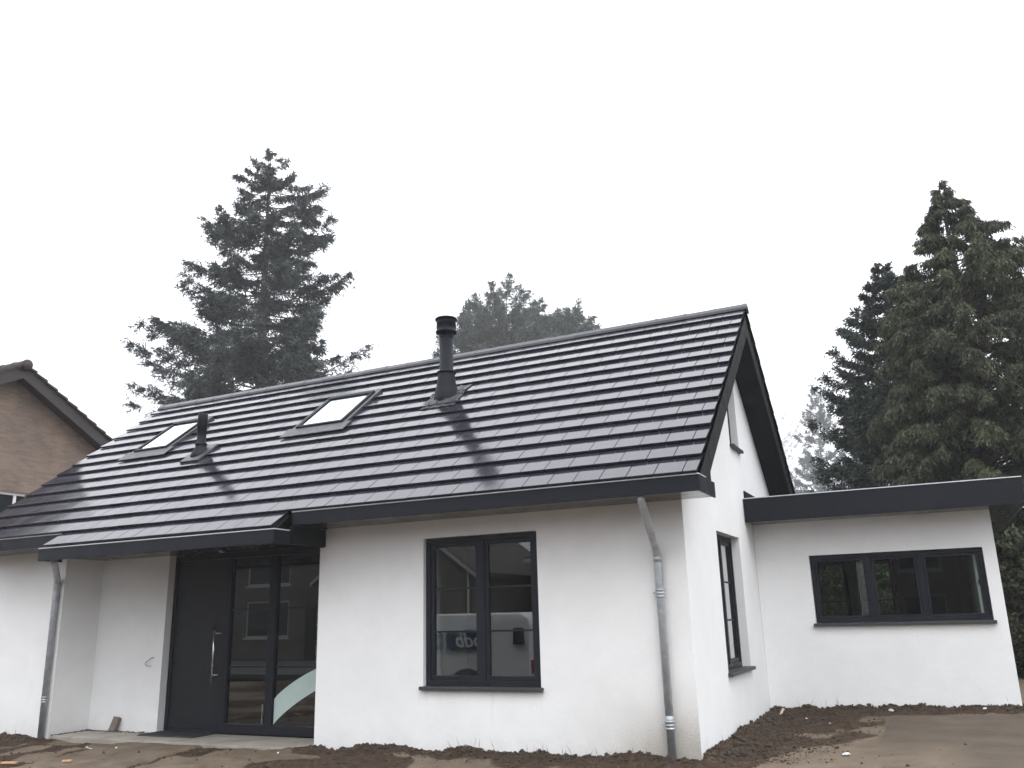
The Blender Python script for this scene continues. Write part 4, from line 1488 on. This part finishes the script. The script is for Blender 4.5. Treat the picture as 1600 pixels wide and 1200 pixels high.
def street_house(label, x0, x1, yf, depth, eave, ridge, wins, gable=True, trim='greywhite'):
    o = empty('street_house', ((x0 + x1) / 2, yf, -0.3))
    tag(o, label, 'house')
    sh_ = Vector((-(x0 + x1) / 2, -yf, 0.3))

    def bld(mb, name, mat, par=o, **k):
        mb.v = [tuple(Vector(p) + sh_) for p in mb.v]
        return mb.build(name, mat, par, **k)
    xm = (x0 + x1) / 2
    outl = [(x0, -0.35), (x1, -0.35), (x1, eave)] + ([(xm, ridge)] if gable else []) + [(x0, eave)]
    bld(MB().panel(FYN(yf), outl, [rect(*q) for q in wins], 0.0, 0.3), 'wall', MAT['sbrick'])
    bld(MB().box(x0, x0 + 0.3, yf - depth, yf - 0.3, -0.35, eave).box(x1 - 0.3, x1, yf - depth, yf - 0.3, -0.35, eave)
        .box(x0 + 0.3, x1 - 0.3, yf - depth, yf - depth + 0.3, -0.35, eave), 'side_wall', MAT['sbrick'])
    rf, tm_ = MB(), MB()
    if gable:
        m_ = (ridge - eave) / (x1 - xm)
        for s in (-1, 1):
            xe = xm + s * ((x1 - x0) / 2 + 0.4)
            ze = ridge - m_ * abs(xe - xm)
            rf.hexa([(xe, yf + 0.3, ze), (xm, yf + 0.3, ridge), (xm, yf - depth, ridge), (xe, yf - depth, ze),
                     (xe, yf + 0.3, ze + .2), (xm, yf + 0.3, ridge + .2), (xm, yf - depth, ridge + .2), (xe, yf - depth, ze + .2)])
            tm_.hexa([(xe, yf + 0.301, ze - .06), (xm, yf + 0.301, ridge - .06), (xm, yf + 0.34, ridge - .06), (xe, yf + 0.34, ze - .06),
                      (xe, yf + 0.301, ze + .12), (xm, yf + 0.301, ridge + .12), (xm, yf + 0.34, ridge + .12), (xe, yf + 0.34, ze + .12)])
        tm_.tube([(x1 - 0.12, yf + 0.07, -0.3), (x1 - 0.12, yf + 0.07, eave)], 0.05, 8)
    else:
        yr_ = yf - depth / 2
        for a, b in ((yf + 0.4, yr_), (yf - depth - 0.4, yr_)):
            rf.hexa([(x0 - .3, a, eave - .1), (x1 + .3, a, eave - .1), (x1 + .3, b, ridge), (x0 - .3, b, ridge),
                     (x0 - .3, a, eave + .1), (x1 + .3, a, eave + .1), (x1 + .3, b, ridge + .2), (x0 - .3, b, ridge + .2)])
        tm_.box(x0 - .3, x1 + .3, yf + 0.402, yf + 0.50, eave - .16, eave + .02)
    bld(rf, 'roof', MAT['ntile'])
    bld(tm_, 'white_trim', MAT[trim])
    for q in wins:
        f = MB()
        g = MB()
        M = FYN(yf)
        a0, a1, z0, z1 = q
        fw = 0.09
        for u in ((a0, a1, z1 - fw, z1), (a0, a1, z0, z0 + fw), (a0, a0 + fw, z0 + fw, z1 - fw), (a1 - fw, a1, z0 + fw, z1 - fw)):
            f.mbox(M, u[0], u[1], 0.06, 0.13, u[2], u[3])
        c = a0 + (a1 - a0) * 0.62
        f.mbox(M, c - fw / 2, c + fw / 2, 0.064, 0.126, z0 + fw, z1 - fw)
        f.mbox(M, a0 - .08, a1 + .08, -0.06, 0.055, z0 - .1, z0 - .003)
        g.mbox(M, a0 + fw, a1 - fw, 0.09, 0.1, z0 + fw, z1 - fw)
        wo = bld(f, 'window', MAT['greywhite'])
        bld(g, 'pane', MAT['vanglass'], wo)


street_house('brown brick house with white gable trim reflected in the left of the front window', -26.0, -16.4, -25.0, 10, 3.55, 7.1,
             [(-20.6, -18.4, 0.3, 1.7), (-24.2, -22.2, 0.3, 1.7), (-22.0, -20.2, 3.4, 4.7)])
street_house('brick terrace with white windows reflected right of the gable in the front window', -15.6, -2.0, -30.0, 9, 4.2, 5.2,
             [(-15.2, -13.6, 2.3, 3.5), (-12.9, -11.4, 2.3, 3.5), (-15.2, -13.2, -0.1, 1.2), (-12.6, -11.0, -0.1, 1.2), (-9.0, -7.2, 0.2, 1.5), (-9.0, -7.2, 2.3, 3.5)], gable=False)
street_house('brick house with stacked white windows reflected in the entrance glass', -44.0, -27.2, -25.4, 9, 5.1, 8.2,
             [(-31.2, -28.3, 0.75, 2.6), (-31.2, -28.3, 3.42, 4.9), (-36.2, -33.2, 0.75, 2.6), (-36.2, -33.2, 3.42, 4.9)], gable=False)

street_house('long brown brick terrace over the street behind the camera, added to darken the extension window reflection', -1.0, 13.0, -31.0, 9, 5.4, 8.4,
             [(0.6, 2.6, 0.5, 2.0), (4.2, 6.0, 0.5, 2.0), (0.6, 2.6, 3.2, 4.6), (4.2, 6.0, 3.2, 4.6)], gable=False)  # unseen house added, tall enough to keep bright sky out of that reflection

# ------------------------------------------------------------------ the builder's van, outside the frame, reflected in the front window
van = empty('white_van', (-7.2, -6.95, -0.13))
tag(van, 'white builders van with navy sign reflected in the front window', 'van')
VX, VY, VZ = -2.4, 0.95, -0.17      # local: rear bumper x, near side y, ground z
prof = [(0.0, 0.30), (0.0, 1.60), (0.06, 1.76), (0.25, 1.84), (3.05, 1.85), (3.40, 1.80), (4.05, 1.20), (4.62, 1.02), (4.78, 0.86), (4.82, 0.50), (4.80, 0.30)]
vb = MB()
vv, ff = [], []
for yy, ins_ in ((VY, 0.0), (-VY, 0.0)):
    for a, b in prof:
        k = 0.14 * max(0, (b - 1.0) / 0.85) ** 1.5
        vv.append((-(VX + a), yy - math.copysign(k, yy), VZ + b))
k = len(prof)
ff = [tuple(range(k)), tuple(reversed(range(k, 2 * k)))] + [(i, (i + 1) % k, k + (i + 1) % k, k + i) for i in range(k)]
vb.add(vv, ff)
vb.build('body', MAT['vanwhite'], van, bevel=0.05, seg=3, angle=25)
tr_ = MB()
for s in (1, -1):
    tr_.box(-VX - 4.6, -VX - 0.05, s * VY - 0.012, s * VY + 0.012, VZ + 0.52, VZ + 0.60)
    for cx_ in (1.35, 3.95):
        tr_.lathe((-(VX + cx_), s * (VY - 0.02), VZ + 0.36), [(0.44, -0.028), (0.44, 0.028)], 28, axis='Y')
tr_.build('trim', MAT['black'], van)
for s in (1, -1):
    for cx_ in (1.35, 3.95):
        wh = MB().lathe((-(VX + cx_), s * (VY - 0.06), VZ + 0.32), [(0.20, -0.10), (0.31, -0.10), (0.325, -0.06), (0.325, 0.07), (0.31, 0.098), (0.20, 0.098)], 28, axis='Y').build('wheel', MAT['tyre'], van)
        MB().lathe((-(VX + cx_), s * (VY - 0.06), VZ + 0.32), [(0.195, -0.104), (0.195, 0.104)], 20, axis='Y').build('rim', MAT['zinc'], wh)
    g = MB().hexa([(1.60, s * 0.955, VZ + 1.12), (0.55, s * 0.955, VZ + 1.12), (1.05, s * 0.87, VZ + 1.65), (1.60, s * 0.87, VZ + 1.65),
                   (1.60, s * 0.90, VZ + 1.12), (0.55, s * 0.90, VZ + 1.12), (1.05, s * 0.80, VZ + 1.65), (1.60, s * 0.80, VZ + 1.65)])
    g.v = [(q[0] - 2.70, q[1], q[2]) for q in g.v]
    g2 = MB().hexa([(2.08, s * 0.958, VZ + 1.24), (2.30, s * 0.958, VZ + 1.24), (2.26, s * 0.90, VZ + 1.55), (2.06, s * 0.90, VZ + 1.55),
                    (2.08, s * 0.90, VZ + 1.24), (2.30, s * 0.90, VZ + 1.24), (2.26, s * 0.84, VZ + 1.55), (2.06, s * 0.84, VZ + 1.55)])
    g2.build('side_window', MAT['vanglass'], van)
    g.build('side_window', MAT['vanglass'], van)
    MB().box(-VX - 4.80, -VX - 4.62, s * 0.72 - 0.16, s * 0.72 + 0.16, VZ + 0.74, VZ + 0.92).build('headlight', MAT['chrome'], van, bevel=0.03)
    MB().box(-VX - 0.03, -VX + 0.015, s * 0.80 - 0.05, s * 0.80 + 0.05, VZ + 0.70, VZ + 0.95).build('tail_light', MAT['red'], van)
ws = MB().hexa([(-VX - 4.03, -0.78, VZ + 1.235), (-VX - 4.03, 0.78, VZ + 1.235), (-VX - 3.47, 0.70, VZ + 1.745), (-VX - 3.47, -0.70, VZ + 1.745),
                (-VX - 4.06, -0.78, VZ + 1.265), (-VX - 4.06, 0.78, VZ + 1.265), (-VX - 3.50, 0.70, VZ + 1.775), (-VX - 3.50, -0.70, VZ + 1.775)])
ws.build('windscreen', MAT['vanglass'], van)
MB().box(0.60, 1.50, VY + 0.0005 - 0.05, VY + 0.014, VZ + 1.16, VZ + 1.52).build('sign_panel', MAT['blue'], van)


def lettering(txt, size, x, z, mat, shear=0.0):
    cu = bpy.data.curves.new('lettering', 'FONT')
    cu.body = txt
    cu.size = size
    cu.extrude = 0.003
    cu.shear = shear
    cu.offset = 0.004
    t = bpy.data.objects.new('tmp_lettering', cu)
    COL.objects.link(t)
    dg = bpy.context.evaluated_depsgraph_get()
    me = bpy.data.meshes.new_from_object(t.evaluated_get(dg))
    bpy.data.objects.remove(t)
    me.materials.clear()
    me.materials.append(mat)
    o = bpy.data.objects.new('lettering', me)
    COL.objects.link(o)
    o.parent = van
    o.matrix_local = Matrix(((-1, 0, 0, x), (0, 0, 1, VY + 0.018), (0, 1, 0, z), (0, 0, 0, 1)))
    return o


lettering('odb', 0.40, 1.46, VZ + 1.205, MAT['white'], 0.25)
lettering('Bou', 0.165, 0.52, VZ + 1.375, MAT['black'])
lettering('Be', 0.165, 0.52, VZ + 1.175, MAT['black'])

# ------------------------------------------------------------------ mist: one box of even, thin air round everything
hm = bpy.data.materials.new('mist')
hm.use_nodes = True
hn = hm.node_tree.nodes
hn.remove(hn['Principled BSDF'])
pv_ = hn.new('ShaderNodeVolumePrincipled')
pv_.inputs['Color'].default_value = (0.95, 0.96, 0.98, 1)
pv_.inputs['Density'].default_value = 0.0012
hm.node_tree.links.new(pv_.outputs[0], hn['Material Output'].inputs['Volume'])
hz = MB().box(-265, 265, -265, 265, -1.9, 62).build('haze', hm)
tag(hz, 'thin pale mist over the whole place', 'mist', kind='stuff')
